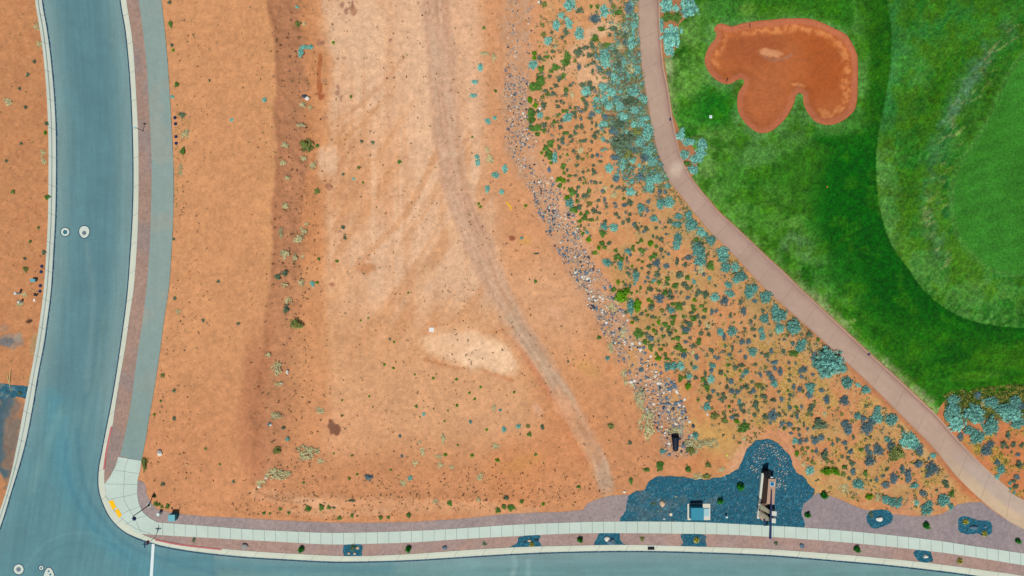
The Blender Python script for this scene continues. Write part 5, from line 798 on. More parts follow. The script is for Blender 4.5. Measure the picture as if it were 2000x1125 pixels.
R 562 587 7 7;D 560 604 6 8;O 576 633 13 8;R 523 693 5.5 4;R 540 719 9 12;R 540 751 9 4;R 535 812 12 7;B 526 829 4 4;D 553 836 3.5 3.5;S 561 858 3.7 3.7;O 540 880 6 7;R 600 884 18 13;R 593 893 9 6;R 626 900 7 5;R 530 924 16 11;R 509 943 9 7;R 625 802 9 6;B 720 932 8 6;R 787 943 7 6;S 801 934 5 4;R 811 903 5 6;R 825 882 5 8;R 820 864 4 4;R 866 857 5 9;R 856 891 7 4;R 861 907 5 7;R 882 912 4 5;R 965 797 4 8;R 969 871 8 5;S 984 839 4 6;S 919 824 3.5 4;R 937 932 6 7;S 977 801 3 3;B 784.5 891 3.2 3.2;B 781.5 852 3.2 3.2;R 545 930 12 8;R 560 926 8 6;
S 453 234 4.5 4.5;D 410 157 3 3;D 424 85 2.5 2.5;G 333 47 4 6;D 336 88 3.5 3.5;Y 338 98 3.5 3;G 345 165 4 5;S 336 189 3.5 3.5;G 357 295 5 7;D 331 5 4 4;D 356 224 6 5;R 362 262 8 9;R 352 332 4 12;D 339 467 3 3;D 426 550 5 4;D 397 626 3.3 3.3;D 466 632 3.5 4.5;R 347 608 4 6;D 341 583 3.5 3.5;O 318 733 4 3.5;D 340 763 3.5 3.5;Y 301 810 3 3;D 339 817 4 4;G 314 783 2.3 2.3;O 402 876 3 3;D 456 940 3 3.5;D 318 946 4 4;G 430 907 3 3;O 282 907 5 12;G 327 989 4.5 4.5;G 304.5 984.5 4 4.5;G 316 990 3 3;G 311 985 3 3.5;O 301 969 4 3;
R 15 199 7 8;D 54 146 3.5 4;D 67 120 3.5 3.5;R 76 85 5 7;R 70 50 5 8;D 50 209 3.5 3.5;D 38 173 3 3;D 91 241 4 4;Y 88 259 4 4;R 84 300 5 7;R 85 315 5 6;D 41 280 3 3;D 12 314 3 3;O 25 375 4 4;G 92 385 6 4;O 50 526 5 4.5;D 85 493 4.5 4;D 48 505 3 3;G 59 472 3 3;O 75 445 3 3;D 39 768 4 4;R 38 592 7 7;R 46 575 6 4;D 1701 1007 4.5 6.5;D 1276 984 5 2.5;D 1516.5 1061 4 4;D 946 1062.6 4 4;O 1254.5 1052 4 4;D 378 1053.6 3.5 5;D 688.6 1070 4.5 7;R 1320.5 971 3 3
'''
PLANTS = []
for tok in PL_DATA.replace('\n', '').split(';'):
    t = tok.split()
    if len(t) == 5: PLANTS.append((t[0], float(t[1]), float(t[2]), float(t[3]), float(t[4])))
LM = [('the corner street lamp', 292, 988), ('the pair of manholes', 146, 453), ('the bent sign post', 276, 256), ('the white board', 843, 644), ('the dark soil patch', 652, 836), ('the rusty soil streak', 624, 150), ('the black culvert pipe', 1318, 865),
      ('the teal utility cabinet', 1365, 1000), ('the brown monument sign', 1498, 975), ('the sand bunker', 1385, 120), ('the tightest path bend', 1325, 340), ('the top path end', 1262, 0), ('the yellow scrap', 993, 402), ('the largest sagebrush', 1620, 706), ('the largest green bush', 1215, 577),
      ('the ledge boulder', 597, 190), ('the kerb inlet', 1271, 1071), ('the ringed white boulder', 1718, 1013), ('the twin gravel circle', 1903, 1026), ('the olive bush pair', 1624, 921), ('the pale soil patch', 910, 680), ('the grey silt patch', 20, 665), ('the dirt track foot', 1190, 945), ('the dirt track bend', 930, 470),
      ('the bare red clearing', 1222, 156), ('the turquoise hedge', 1316, 715), ('the fallen stakes', 18, 740), ('the putting green', 1870, 420), ('the reddish mound rock', 1000, 464), ('the lowest path stretch', 1930, 985), ('the bank top', 530, 330), ('the bank foot', 590, 620), ('the lot\'s muddy corner', 520, 930), ('the ball-shaped path bush', 1186, 513)]
ORD = ['nearest', 'second nearest', 'third nearest', 'fourth nearest', 'fifth nearest', 'sixth nearest', 'seventh nearest', 'eighth nearest', 'ninth nearest', 'tenth nearest', 'eleventh nearest', 'twelfth nearest', 'thirteenth nearest', 'fourteenth nearest', 'fifteenth nearest', 'sixteenth nearest', 'seventeenth nearest', 'eighteenth nearest']
def near2(x, y):
    d = sorted(((x-a)**2+(y-b)**2, n, a, b) for n, a, b in LM)
    n1 = d[0]
    # the second landmark tells the direction: the one whose bearing seen from the first best matches
    vx, vy = x-n1[2], y-n1[3]; best = None
    for _, n, a, b in d[1:7]:
        wx, wy = a-n1[2], b-n1[3]; c = (vx*wx+vy*wy)/(math.hypot(vx, vy)+1e-6)/(math.hypot(wx, wy)+1e-6)
        if best is None or c > best[0]: best = (c, n)
    return n1[1], best[1], n1[0]
NUMW = ['', 'second ', 'third ', 'fourth ', 'fifth ', 'sixth ', 'seventh ', 'eighth ', 'ninth ', 'tenth ', 'eleventh ', 'twelfth ', 'thirteenth ', 'fourteenth ', 'fifteenth ', 'sixteenth ', 'seventeenth ', 'eighteenth ', 'nineteenth ', 'twentieth '] + [a + b for a in ('twenty-', 'thirty-') for b in ('first ', 'second ', 'third ', 'fourth ', 'fifth ', 'sixth ', 'seventh ', 'eighth ', 'ninth ')]
def label_all(items, key):
    """items: list of (obj, look, x, y, size word); gives each a label that points to it alone"""
    bucket = {}
    for o, look, x, y, sz in items:
        a, b, d = near2(x, y); bucket.setdefault((sz, look, a, b), []).append((d, o))
    for (sz, look, a, b), l in bucket.items():
        l.sort(key=lambda q: q[0])
        for i, (d, o) in enumerate(l):
            o['label'] = f'{sz} {look}, {NUMW[min(i, 37)]}nearest {a} towards {b}'
items = []
GROUPS = {'sagebrush': 'sagebrush bushes on the desert slope', 'scrub_bush': 'dark scrub bushes on the desert ground', 'creosote_bush': 'green bushes on the desert ground', 'dry_bush': 'dry straw-coloured bushes', 'evergreen_shrub': 'clipped evergreen shrubs in the gravel'}
rr = random.Random(5)
for i, (k, x, y, rx, ry) in enumerate(PLANTS):
    big = max(rx, ry) >= 9.5 and k in BIGVAR
    kk_ = 's' if (k == 'S' and y > 375 and i % 5) else k
    vs_ = BIGVAR[kk_] if big else VAR[kk_]
    me = vs_[i % len(vs_)]
    z = tz(x, y); hs = {'E': 1.5, 'R': .6}.get(k, .85)
    rz = min((rx+ry)/2, 1.5*min(rx, ry))*hs
    zc = z + rz/S*.35
    o = link(KIND[k][0], me, loc=None)
    X_, Y_, _ = P(x, y, zc); o.location = (X_, Y_, z-.03)
    # an uneven ellipse: turn it only by half turns and mirror, so that its long side lies as in the place
    f = {'S': 1.45, 'B': 1.5, 'D': 1.6, 'G': 1.5, 'Y': 1.22, 'O': 1.6, 'R': 1.75, 'E': 1.08}[k]*(1.14 if x > 1840 and y < 870 else 1)*(.88 if big and k in 'SB' else 1)
    o.scale = (rx/S*f*rr.choice((-1, 1)), ry/S*f*rr.choice((-1, 1)), rz/S*1.15)
    if abs(rx-ry) < .25*max(rx, ry): o.rotation_euler = (0, 0, rr.uniform(0, 6.28))
    m = max(rx, ry); sz = 'huge' if m > 18 else 'large' if m > 11 else 'medium' if m > 7 else 'small' if m > 4 else 'tiny'
    if k == 'E': sz = 'round'
    tag(o, None, KIND[k][2], GROUPS[KIND[k][0]])
    items.append((o, KIND[k][1], x, y, sz))
label_all(items, 'plant')

# ornamental grass tufts
def tuftmesh(seed, n=150, c=(176, 168, 70), L=1.0):
    r = np.random.default_rng(seed); V = []; F = []; cl = []
    for i in range(n):
        a = r.random()*6.28; l = L*(.55+.5*r.random()); lean = .35+.65*r.random(); w = .035
        d = np.array([math.cos(a), math.sin(a), 0]); s = np.array([-d[1], d[0], 0])*w
        p0 = d*.05; p1 = d*l*.5*lean+np.array([0, 0, .55*l]); p2 = d*l*lean+np.array([0, 0, .45*l*(1.2-lean)])
        b = len(V); V += [p0-s, p0+s, p1-s, p1+s, p2-s*.2, p2+s*.2]; F += [(b, b+1, b+3, b+2), (b+2, b+3, b+5, b+4)]
        f = .6+.8*r.random(); q = alb(c)*1.5*f
        if r.random() < .35: q = alb((90, 110, 30))*1.3
        cl += [q]*6
    return npmesh('grass_tuft', np.array(V), F4=F, mats=[M_leaf], col=np.array(cl))
TUFT = [tuftmesh(1), tuftmesh(2)]
for i, (x, y, r_, lb) in enumerate(((1038.5, 1062.6, 7.5, 'straw-green grass tuft among boulders in the dark bed left of the blue-grey slab boulder'), (1359.5, 1054, 9, 'straw-green grass tuft alone in the square dark bed below the teal utility cabinet'), (1873.5, 1095, 9, 'straw-yellow grass tuft in bare kerb-strip gravel past the last dark bed'),
                                 (1884.5, 1019, 9, 'straw-yellow grass tuft in the upper lobe of the twin dark gravel circle'), (1921.7, 1042, 8.5, 'straw-green grass tuft in the lower lobe of the twin dark gravel circle'))):
    o = link('grass_tuft', TUFT[i % 2]); o.location = P(x, y, tz(x, y)); o.scale = (r_/S,)*3; o.rotation_euler = (0, 0, i)
    tag(o, lb.replace('left of', 'west of'), 'grass tuft', 'ornamental grass tufts')

# many tiny weeds: leaf scraps nobody could count
def scatter(name, pts, sizes, cols, seed, leaves=7, hgt=.6, label=None, cat=None):
    r = np.random.default_rng(seed); n = len(pts); pts = np.array(pts)
    base = np.c_[(pts[:, 0]-1000)/S, (562.5-pts[:, 1])/S, terrain(pts[:, 0], pts[:, 1])]
    kk = (H - base[:, 2] + Z0)/H; base[:, 0] *= kk; base[:, 1] *= kk
    N = n*leaves; idx = np.repeat(np.arange(n), leaves); sz = np.asarray(sizes)[idx]/S
    a = r.random(N)*6.28; q = np.sqrt(r.random(N))
    pos = base[idx] + np.c_[np.cos(a)*q*sz, np.sin(a)*q*sz, (.1+r.random(N)*hgt)*sz*(1.1-q)]
    out = np.c_[np.cos(a)*.5, np.sin(a)*.5, np.ones(N)] + r.normal(size=(N, 3))*.4; out /= np.linalg.norm(out, axis=1)[:, None]
    s1 = np.cross(out, r.normal(size=(N, 3))); s1 /= np.linalg.norm(s1, axis=1)[:, None]; s2 = np.cross(out, s1)
    L = (sz*(.45+.3*r.random(N)))[:, None]
    V = np.stack([pos-s1*L*.5-s2*L*.4, pos+s1*L*.5-s2*L*.4, pos+s1*L*.3+s2*L*.6, pos-s1*L*.3+s2*L*.6], 1).reshape(-1, 3)
    c = np.asarray(cols)[idx]*(.7+.6*r.random(N))[:, None]
    o = link(name, npmesh(name, V, F4=np.arange(N*4).reshape(-1, 4), mats=[M_leaf], col=np.repeat(c, 4, 0)))
    return tag(o, label, cat, kind='stuff')
def randpts(poly, n, seed, dens=None):
    r = np.random.default_rng(seed); poly = np.array(poly, float); x0, y0 = poly.min(0); x1, y1 = poly.max(0); out = []
    while len(out) < n:
        q = np.c_[r.uniform(x0, x1, 4000), r.uniform(y0, y1, 4000)]
        k = inside(poly, q[:, 0], q[:, 1])
        if dens is not None: k &= r.random(4000) < dens(q[:, 0], q[:, 1])
        out += list(map(tuple, q[k]))
    return out[:n]
def pick(cs, n, seed, f=1.4):
    r = np.random.default_rng(seed); c = np.array([alb(q)*f for q in cs]); return c[r.integers(0, len(cs), n)]
BAND = A('1046,-60 1240,-60 1250,60 1262,190 1280,290 1310,372 1350,415 1420,500 1520,596 1620,690 1700,768 1790,860 1850,930 1890,975 1850,990 1740,998 1640,972 1590,950 1548,872 1500,850 1462,868 1420,870 1390,830 1350,760 1275,690 1200,575 1130,450 1105,370 1060,280 1040,200')
clus = lambda sd, th=.5, s=22: (lambda x, y: sst(th-.12, th+.12, fbm(x, y, s, 3, sd)))
pt = randpts(BAND, 2300, 1, clus(201)); r_ = np.random.default_rng(2)
scatter('undergrowth', pt, 1.4+3.2*r_.random(2300)**1.8, pick([(70, 84, 62), (84, 96, 74), (92, 104, 100), (84, 110, 50), (130, 122, 84), (140, 134, 96)], 2300, 3), 4, leaves=9, label='tiny dark weeds scattered between the bushes on the slope', cat='weeds')
DENSE = A('1190,20 1243,20 1250,130 1258,190 1280,300 1300,355 1290,380 1240,372 1196,300 1172,210 1172,120')
DENSE = A('1170,0 1246,-60 1246,60 1252,130 1261,190 1283,300 1306,355 1320,390 1240,400 1180,330 1150,220 1150,110')
ddn = lambda x, y: sst(0, 46, x-np.interp(y, [0, 60, 110, 210, 320, 390], [1196, 1186, 1160, 1152, 1176, 1240]) + (fbm(x, y, 24, 3, 209)-.5)*60)*(1-sst(320, 395, y))*sst(.3, .5, fbm(x, y, 14, 3, 210))
pt = randpts(DENSE, 2600, 5, ddn)
scatter('undergrowth', pt, 2.4+3.2*r_.random(2600), pick([(84, 136, 126), (96, 118, 88), (108, 112, 76), (72, 116, 118), (112, 96, 70), (84, 106, 66), (92, 150, 140)], 2600, 6), 7, leaves=8, label='tangled grey-green undergrowth beside the upper cart path', cat='undergrowth')
PATHSIDE = np.vstack([np.c_[resample(spline(CL, 10), 300)[:, 0]-3, resample(spline(CL, 10), 300)[:, 1]], (np.c_[resample(spline(CL, 10), 300)[:, 0]-34, resample(spline(CL, 10), 300)[:, 1]+14])[::-1]])
PS = PATHSIDE[(PATHSIDE[:, 1] > -40) & (PATHSIDE[:, 1] < 720)]
pt = randpts(PS, 1100, 8, clus(203, .48, 16))
scatter('undergrowth', pt, 1.6+1.8*r_.random(1100), pick([(112, 122, 72), (128, 124, 84), (84, 104, 60), (104, 118, 92)], 1100, 9, 1.2), 10, leaves=6, label='low olive weeds lining the edge of the cart path', cat='weeds')
YG = A('1400,640 1600,700 1700,780 1860,960 1830,985 1700,975 1560,850 1480,840 1420,760')
pt = randpts(YG, 2600, 11, clus(62, .58, 30))
scatter('dry_grass', pt, 1.2+1.6*r_.random(2600), pick([(206, 176, 96), (196, 160, 84), (170, 158, 86)], 2600, 12, 1.15), 13, leaves=5, label='straw-yellow dry grass between the lower bushes', cat='dry grass')
CORNER = A('1840,772 1870,762 2040,744 2040,812 1980,806 1900,800 1880,790')
pt = randpts(CORNER, 1100, 14)
scatter('undergrowth', pt, 1.8+2.4*r_.random(1100), pick([(62, 84, 24), (104, 108, 40), (48, 72, 20), (130, 124, 60)], 1100, 15, 1.3), 16, leaves=7, label='rough olive weeds where the lawn meets the corner bushes', cat='undergrowth')
YG2 = A('1905,850 2040,820 2040,990 1990,970 1940,925 1900,880')
pt = randpts(YG2, 700, 17, clus(63, .5, 30))
scatter('dry_grass', pt, 1.4+2*r_.random(700), pick([(196, 170, 80), (170, 150, 70), (120, 122, 60)], 700, 18, 1.15), 19, leaves=6, label='yellow dry grass under the corner bushes', cat='dry grass')
LOT = A('345,-60 1045,-60 1020,200 1080,350 1140,500 1200,640 1260,760 1290,900 1240,940 1140,985 980,998 640,1016 330,995 290,940 300,800 330,640 344,400')
dl = lambda x, y: .10 + .55*sst(880, 960, y)*(x > 460) + .40*np.exp(-((x-582)/28)**2) + .14*(x < 345+60)*1 + .12*sst(.55, .7, fbm(x, y, 60, 3, 207))
pt = randpts(LOT, 3600, 20, dl)
scatter('weeds', pt, 1.0+2.1*r_.random(3600)**2.2, pick([(96, 66, 48), (84, 74, 56), (80, 88, 60), (116, 112, 76), (116, 78, 54)], 3600, 21, 1.1), 22, leaves=5, label='tiny brown and green weeds dotted over the bare lot', cat='weeds')
WEST = A('-120,-60 64,-60 80,60 90,240 92,420 84,540 60,700 46,745 -120,745')
pt = randpts(WEST, 420, 23)
scatter('weeds', pt, .8+1.6*r_.random(420)**2, pick([(110, 84, 60), (96, 92, 62), (120, 110, 76)], 420, 24, 1.2), 25, leaves=5, label='tiny weeds dotted over the strip of soil west of the road', cat='weeds')
SIDE = A('344,200 350,215 372,240 366,290 352,330 344,420 338,420 340,300'); pt = randpts(SIDE, 120, 26)
scatter('dry_grass', pt, 1.2+1.5*r_.random(120), pick([(176, 150, 90), (150, 130, 80)], 120, 27, 1.2), 28, leaves=5, label='thin dry grass beside the grey multi-use path', cat='dry grass')

# ---------------------------------------------------------------- rocks
def rockmesh(seed, sub=2, sq=.7):
    bm = bmesh.new(); bmesh.ops.create_icosphere(bm, subdivisions=sub, radius=1); r = random.Random(seed)
    pl = [(Vector((r.gauss(0, 1), r.gauss(0, 1), r.gauss(0, .8))).normalized(), .62+.3*r.random()) for _ in range(9)]
    for v in bm.verts:
        for n, d in pl:
            t = v.co.dot(n)
            if t > d: v.co -= n*(t-d)
        v.co.z *= sq
    bm.normal_update(); me = bpy.data.meshes.new('rock'); bm.to_mesh(me); bm.free(); return me
RC = {'white': (222, 220, 210), 'pale tan': (206, 178, 146), 'grey': (150, 150, 150), 'blue-grey': (92, 118, 138), 'dark slate': (56, 72, 88), 'buff': (190, 160, 120)}
RM = {k: mat('rock_'+k.replace(' ', '_').replace('-', '_'), col=tuple(alb(v)*1.08), noise=.26, nscale=9, bump=.03, bscale=10, rough=.9) for k, v in RC.items()}
ROCKV = {}
for k in RC:
    ROCKV[k] = []
    for s_ in range(3):
        me = rockmesh(31*len(ROCKV)+s_, 1 if s_ else 2, .62+.1*s_); me.materials.append(RM[k]); ROCKV[k].append(me)
RIP_L = np.array(A('986,-60 984,0 982,100 978,200 986,290 1022,350 1048,430 1088,500 1124,560 1158,620 1186,680 1212,740 1252,800 1284,850 1296,890'))
RIP_R = np.array(A('1046,-60 1044,0 1040,100 1036,200 1052,285 1092,350 1130,430 1152,500 1198,560 1226,620 1264,690 1322,740 1344,800 1356,850 1348,895'))
RIP = np.vstack([RIP_L, RIP_R[::-1]])
def rdens(x, y):
    l = np.interp(y, RIP_L[:, 1], RIP_L[:, 0]); r = np.interp(y, RIP_R[:, 1], RIP_R[:, 0]); t = (x-l)/(r-l)
    d = sst(0, .18, t)*(1-sst(.9, 1, t))
    d = d*np.interp(y, [0, 120, 180, 280, 330, 420, 520, 640, 700, 740, 800, 850, 880], [.16, .2, .75, .6, .4, .9, .95, .7, .3, .45, .85, .5, .35])
    mid = np.exp(-((t-.35)/.2)**2)*(y > 690)*(y < 870); d = d*(1-.55*mid)
    d = d*np.where((y < 150), np.where((t > .78) | ((t > .1) & (t < .5)), 1.3, .25), 1)
    return np.clip(d*sst(.22, .52, fbm(x, y, 20, 3, 301)), 0, 1)
pts = randpts(RIP, 7600, 31, rdens); r_ = np.random.default_rng(33)
sizes = .8 + 2.5*r_.random(len(pts))**3.4
sizes *= np.array([np.interp(p[1], [0, 500, 760, 860], [.85, 1.0, 1.2, 1.15]) for p in pts])
names_ = list(RC); pr = [.09, .20, .27, .24, .11, .09]
kinds_ = r_.choice(len(names_), len(pts), p=pr)
order = np.argsort(-sizes)
EXTRA = [(1287, 748, 4.5, 'white', 1.6), (1296, 752, 3.6, 'pale tan', 1), (1311, 748, 4.6, 'blue-grey', 1.2), (1318, 756, 4.2, 'blue-grey', 1.3), (1306, 760, 4.8, 'blue-grey', 1.2), (1322, 765, 5, 'white', .6), (1250, 670, 3.6, 'white', 1), (1257, 679, 4.4, 'blue-grey', 1.3), (1261, 690, 3.6, 'blue-grey', .8), (1271, 696, 3, 'white', .7), (1265, 714, 3, 'white', .8), (1266, 704, 2.2, 'white', 1), (1277, 789, 3, 'white', 1.2), (1321, 787, 5, 'blue-grey', 1.5), (1330, 784, 4, 'blue-grey', 1), (1337, 780, 3, 'white', 1), (1335, 793, 3.6, 'white', 1.3), (1354, 832, 4.4, 'dark slate', 1.4), (1347, 824, 3, 'white', 1),
         (1334, 871, 4.2, 'blue-grey', 1.1), (1339, 866, 3, 'dark slate', 1), (1345, 866, 2.8, 'white', 1), (1331, 881, 3.2, 'dark slate', 1), (1328, 857, 3.4, 'dark slate', 1.2), (1303, 856, 2.6, 'dark slate', 1), (1053, 355, 3.4, 'white', 1.2), (1078, 347, 3, 'white', 1), (1054, 212, 3.4, 'white', 1), (1031, 270, 3, 'white', 1.2), (1022, 221, 3.6, 'white', .9), (1072, 332, 5, 'blue-grey', .8), (1080, 360, 3.4, 'blue-grey', 1.2), (1061, 424, 3.6, 'blue-grey', 1.5), (1148, 544, 4, 'white', 1.4), (1150, 548, 3.6, 'dark slate', 1.5), (1133, 530, 3.4, 'blue-grey', 1.1), (1147, 532, 4, 'blue-grey', 1), (1172, 580, 4, 'white', .7), (1218, 616, 3.2, 'white', 1.1), (1053, 4, 3.2, 'white', 1.3)]
rocks = [(p[0], p[1], s, names_[kinds_[i]], r_.uniform(.7, 1.5)) for i, (p, s) in ((j, (pts[j], sizes[j])) for j in order[:258])] + EXTRA
rits = []
for i, (x, y, s, k, asp) in enumerate(rocks):
    o = link('rock', ROCKV[k][i % 3]); z = tz(x, y); o.location = P(x, y, z+s/S*.12)
    o.scale = (s/S*math.sqrt(asp), s/S/math.sqrt(asp), s/S*.8); o.rotation_euler = (0, 0, rr.uniform(0, 6.28))
    tag(o, None, 'rock', 'rocks of the riprap channel')
    rits.append((o, k+' riprap rock', x, y, 'large' if s > 3.2 else 'small'))
label_all(rits, 'rock')
# the rest of the riprap: rubble too fine to count
V = []; Fq = []; mi = []; cv = [(-1, -1, 0), (1, -1, 0), (1, 1, 0), (-1, 1, 0), (-.6, -.6, 1), (.6, -.6, 1), (.6, .6, 1), (-.6, .6, 1)]
ff = [(0, 1, 5, 4), (1, 2, 6, 5), (2, 3, 7, 6), (3, 0, 4, 7), (4, 5, 6, 7)]
rp = np.array([pts[j] for j in order[258:]]); rz_ = terrain(rp[:, 0], rp[:, 1])
for j, (x, y) in enumerate(rp):
    s = sizes[order[258+j]]/S*.8; a = r_.random()*6.28; asp = r_.uniform(.6, 1.4); X_, Y_, _ = P(x, y, rz_[j]); b = len(V); h = s*r_.uniform(.5, 1.0)
    sk = r_.uniform(-.3, .3, (8, 2))
    for q, (u, v, w_) in enumerate(cv):
        u = (u+sk[q][0])*asp*s*.8; v = (v+sk[q][1])*s*.8/asp
        V.append((X_+u*math.cos(a)-v*math.sin(a), Y_+u*math.sin(a)+v*math.cos(a), rz_[j]+(w_*h if w_ else -.02)+.05*s*sk[q][0]*w_))
    Fq += [tuple(b+t for t in f) for f in ff]; mi += [kinds_[order[258+j]]]*5
tag(link('rubble', npmesh('rubble', V, F4=Fq, mats=[RM[n] for n in names_], mi=mi)), 'mixed grey, white and tan rubble filling the riprap channel', 'rubble', kind='stuff')
# light cobbles strewn in an arc over the dark gravel bed, single stones on the lot
def pebbles(name, P_, S_, K_, label, cat='gravel'):
    V = []; Fq = []; mi = []
    P_ = np.array(P_); zz = terrain(P_[:, 0], P_[:, 1])+.024
    for j, (x, y) in enumerate(P_):
        s = S_[j]/S; a = r_.random()*6.28; asp = r_.uniform(.7, 1.3); X_, Y_, _ = P(x, y, zz[j]); b = len(V)
        sk = r_.uniform(-.25, .25, (8, 2))
        for q, (u, v, w_) in enumerate(cv):
            u = (u+sk[q][0])*asp*s*.8; v = (v+sk[q][1])*s*.8/asp
            V.append((X_+u*math.cos(a)-v*math.sin(a), Y_+u*math.sin(a)+v*math.cos(a), zz[j]+(w_*s*.6 if w_ else -.02)))
        Fq += [tuple(b+t for t in f) for f in ff]; mi += [K_[j]]*5
    return tag(link(name, npmesh(name, V, F4=Fq, mats=[RM[n] for n in names_], mi=mi)), label, cat, kind='stuff')
ARC = [(1478, 900), (1482, 885), (1495, 874), (1510, 874), (1522, 884), (1528, 900), (1532, 920), (1524, 935), (1520, 945), (1474, 918)]
ap = []
while len(ap) < 420:
    q = ARC[r_.integers(0, len(ARC))]; x, y = q[0]+r_.normal()*7, q[1]+r_.normal()*8
    ap.append((x, y))
pebbles('light_cobbles', ap, .5+.9*r_.random(420)**2, r_.choice(6, 420, p=[.3, .2, .2, .2, .05, .05]), 'pale stones strewn in an arc over the dark gravel bed')
bp = randpts(DARKG, 2600, 51); pebbles('loose_stones', bp, .38+.5*r_.random(2600)**1.5, r_.choice(6, 2600, p=[.07, .05, .16, .52, .16, .04]), 'blue-grey stones in the big dark gravel bed')
bp = randpts(LOT, 700, 52, lambda x, y: .3+.6*sst(850, 980, y)); pebbles('loose_stones', bp, .45+.5*r_.random(700)**2, r_.choice(6, 700, p=[.06, .3, .12, .06, .06, .4]), 'small loose stones on the bare lot')

# boulders
BO = [(478, 1067, 7, 6.5, 'grey', 'rounded grey boulder in the kerb strip, westernmost of the kerb-strip boulders'), (868.6, 1069.5, 5.2, 4.6, 'blue-grey', 'lone blue-grey boulder in the kerb strip between two evergreen shrubs'), (1186, 1053, 6, 5.5, 'white', 'white half of the slab boulder pair in a dark bed'), (1194, 1058.5, 9.5, 7.5, 'blue-grey', 'broad blue-grey slab boulder in the kerb-strip dark bed'), (1293.5, 984, 5.6, 7, 'pale tan', 'pale egg-shaped boulder in the dark bed west of the teal cabinet'), (1717.5, 1013.5, 7, 5.5, 'white', 'white boulder ringed by a round dark gravel bed'), (1807.5, 1087, 6, 4, 'white', 'white wedge boulder in the small dark bed by the kerb'), (1902, 1030.5, 8.5, 4.5, 'blue-grey', 'slanted slate boulder between the lobes of the twin dark gravel circle'), (1925, 1028.6, 3.6, 3.2, 'blue-grey', 'small blue boulder in the lower lobe of the twin dark gravel circle'),
      (1566.4, 1066, 5.5, 5, 'blue-grey', 'speckled blue-grey boulder in the kerb strip near the monument sign'), (698.5, 1070, 3.4, 3, 'pale tan', 'pale rock near the top of the square dark bed in the kerb strip'), (681.4, 1080.5, 3, 2.8, 'pale tan', 'pale rock low in the square dark bed, nearer the grey boulder'), (692.5, 1081, 3, 2.6, 'pale tan', 'pale rock low in the square dark bed, nearer the lone blue boulder'), (1034, 1056, 3.6, 3, 'pale tan', 'pale rock touching the grass tuft in the slanting dark bed'), (1048, 1055.5, 4.4, 2.4, 'dark slate', 'dark slate rock at the east side of the slanting dark bed'), (1025, 1059, 3, 2.2, 'dark slate', 'dark slate rock at the west side of the slanting dark bed'), (600, 192, 5.5, 5, 'white', 'white boulder at the foot of the bank with a dark shadow block beside it'), (594, 188, 5.4, 4, 'dark slate', 'dark slate block standing in for the shadow of the white bank boulder'), (561, 727, 3, 5, 'white', 'white angular rock among dry bushes at the bank foot'), (312.5, 886.5, 5, 5.5, 'white', 'whitish rock on the lot near the concrete corner ramp'), (311, 881, 5, 3.5, 'grey', 'grey rock leaning on the whitish rock near the corner ramp'), (365, 907, 3.4, 2.4, 'buff', 'buff stone on the lot east of the corner ramp'), (1219.6, 960.5, 3, 2.6, 'white', 'white stone on the soil just above the grey gravel'), (1297, 1014, 1.8, 1.8, 'white', 'small white stone at the sidewalk edge of the dark bed'), (506, 951, 3.4, 3.4, 'white', 'white stone in the dry bush at the lot\'s muddy corner'), (520, 933, 3.6, 3, 'white', 'white stone under the broad dry bush near the bank end'), (549, 749, 3.6, 2.6, 'white', 'white stone beside the thin dry bush at the bank foot'), (528, 829, 3.4, 3, 'white', 'white stone next to the blue-grey bush on the bank foot'), (1382, 809, 2.4, 2.6, 'white', 'white stone below the teal sagebrush above the culvert')]  # dark block against the white bank boulder stands in for its shadow
for i, (x, y, rx, ry, k, lb) in enumerate(BO):
    me = rockmesh(700+i, 3, .75); me.materials.append(RM[k])
    o = link('boulder', me); z = tz(x, y); o.location = P(x, y, z+.2*ry/S); o.scale = (rx/S, ry/S, (rx+ry)/2/S*.85); o.rotation_euler = (0, 0, 0)
    tag(o, lb, 'boulder', 'landscape boulders')

# ---------------------------------------------------------------- made things
def bmobj(name, build, m, parent=None, smooth=False):
    bm = bmesh.new(); build(bm); bmesh.ops.recalc_face_normals(bm, faces=bm.faces)
    me = bpy.data.meshes.new(name); bm.to_mesh(me); bm.free()
    for q in (m if isinstance(m, (list, tuple)) else [m]): me.materials.append(q)
    if smooth: me.polygons.foreach_set('use_smooth', np.ones(len(me.polygons), bool))
    return link(name, me, parent)
def box(bm, x0, x1, y0, y1, z0, z1, bev=0.0, taper=0.0, mi=0):
    r = bmesh.ops.create_cube(bm, size=1); vs_ = r['verts']
    for v in vs_:
        t = taper if v.co.z > 0 else 0
        v.co = Vector(((x0+x1)/2 + v.co.x*(x1-x0-2*t), (y0+y1)/2 + v.co.y*(y1-y0-2*t), z0 if v.co.z < 0 else z1))
    if bev:
        es = list({e for v in vs_ for e in v.link_edges}); bmesh.ops.bevel(bm, geom=es, offset=bev, segments=2, affect='EDGES')
def cyl(bm, p0, p1, r0, r1=None, seg=16, caps=True):
    p0 = Vector(p0); p1 = Vector(p1); d = p1-p0; q = d.to_track_quat('Z', 'Y').to_matrix().to_4x4()
    r = bmesh.ops.create_cone(bm, cap_ends=caps, segments=seg, radius1=r0, radius2=r1 if r1 is not None else r0, depth=d.length)
    bmesh.ops.transform(bm, matrix=Matrix.Translation((p0+p1)/2) @ q, verts=r['verts'])
def sph(bm, c, r, sz=(1, 1, 1), sub=2):
    q = bmesh.ops.create_icosphere(bm, subdivisions=sub, radius=r)
    for v in q['verts']: v.co = Vector((v.co.x*sz[0]+c[0], v.co.y*sz[1]+c[1], v.co.z*sz[2]+c[2]))
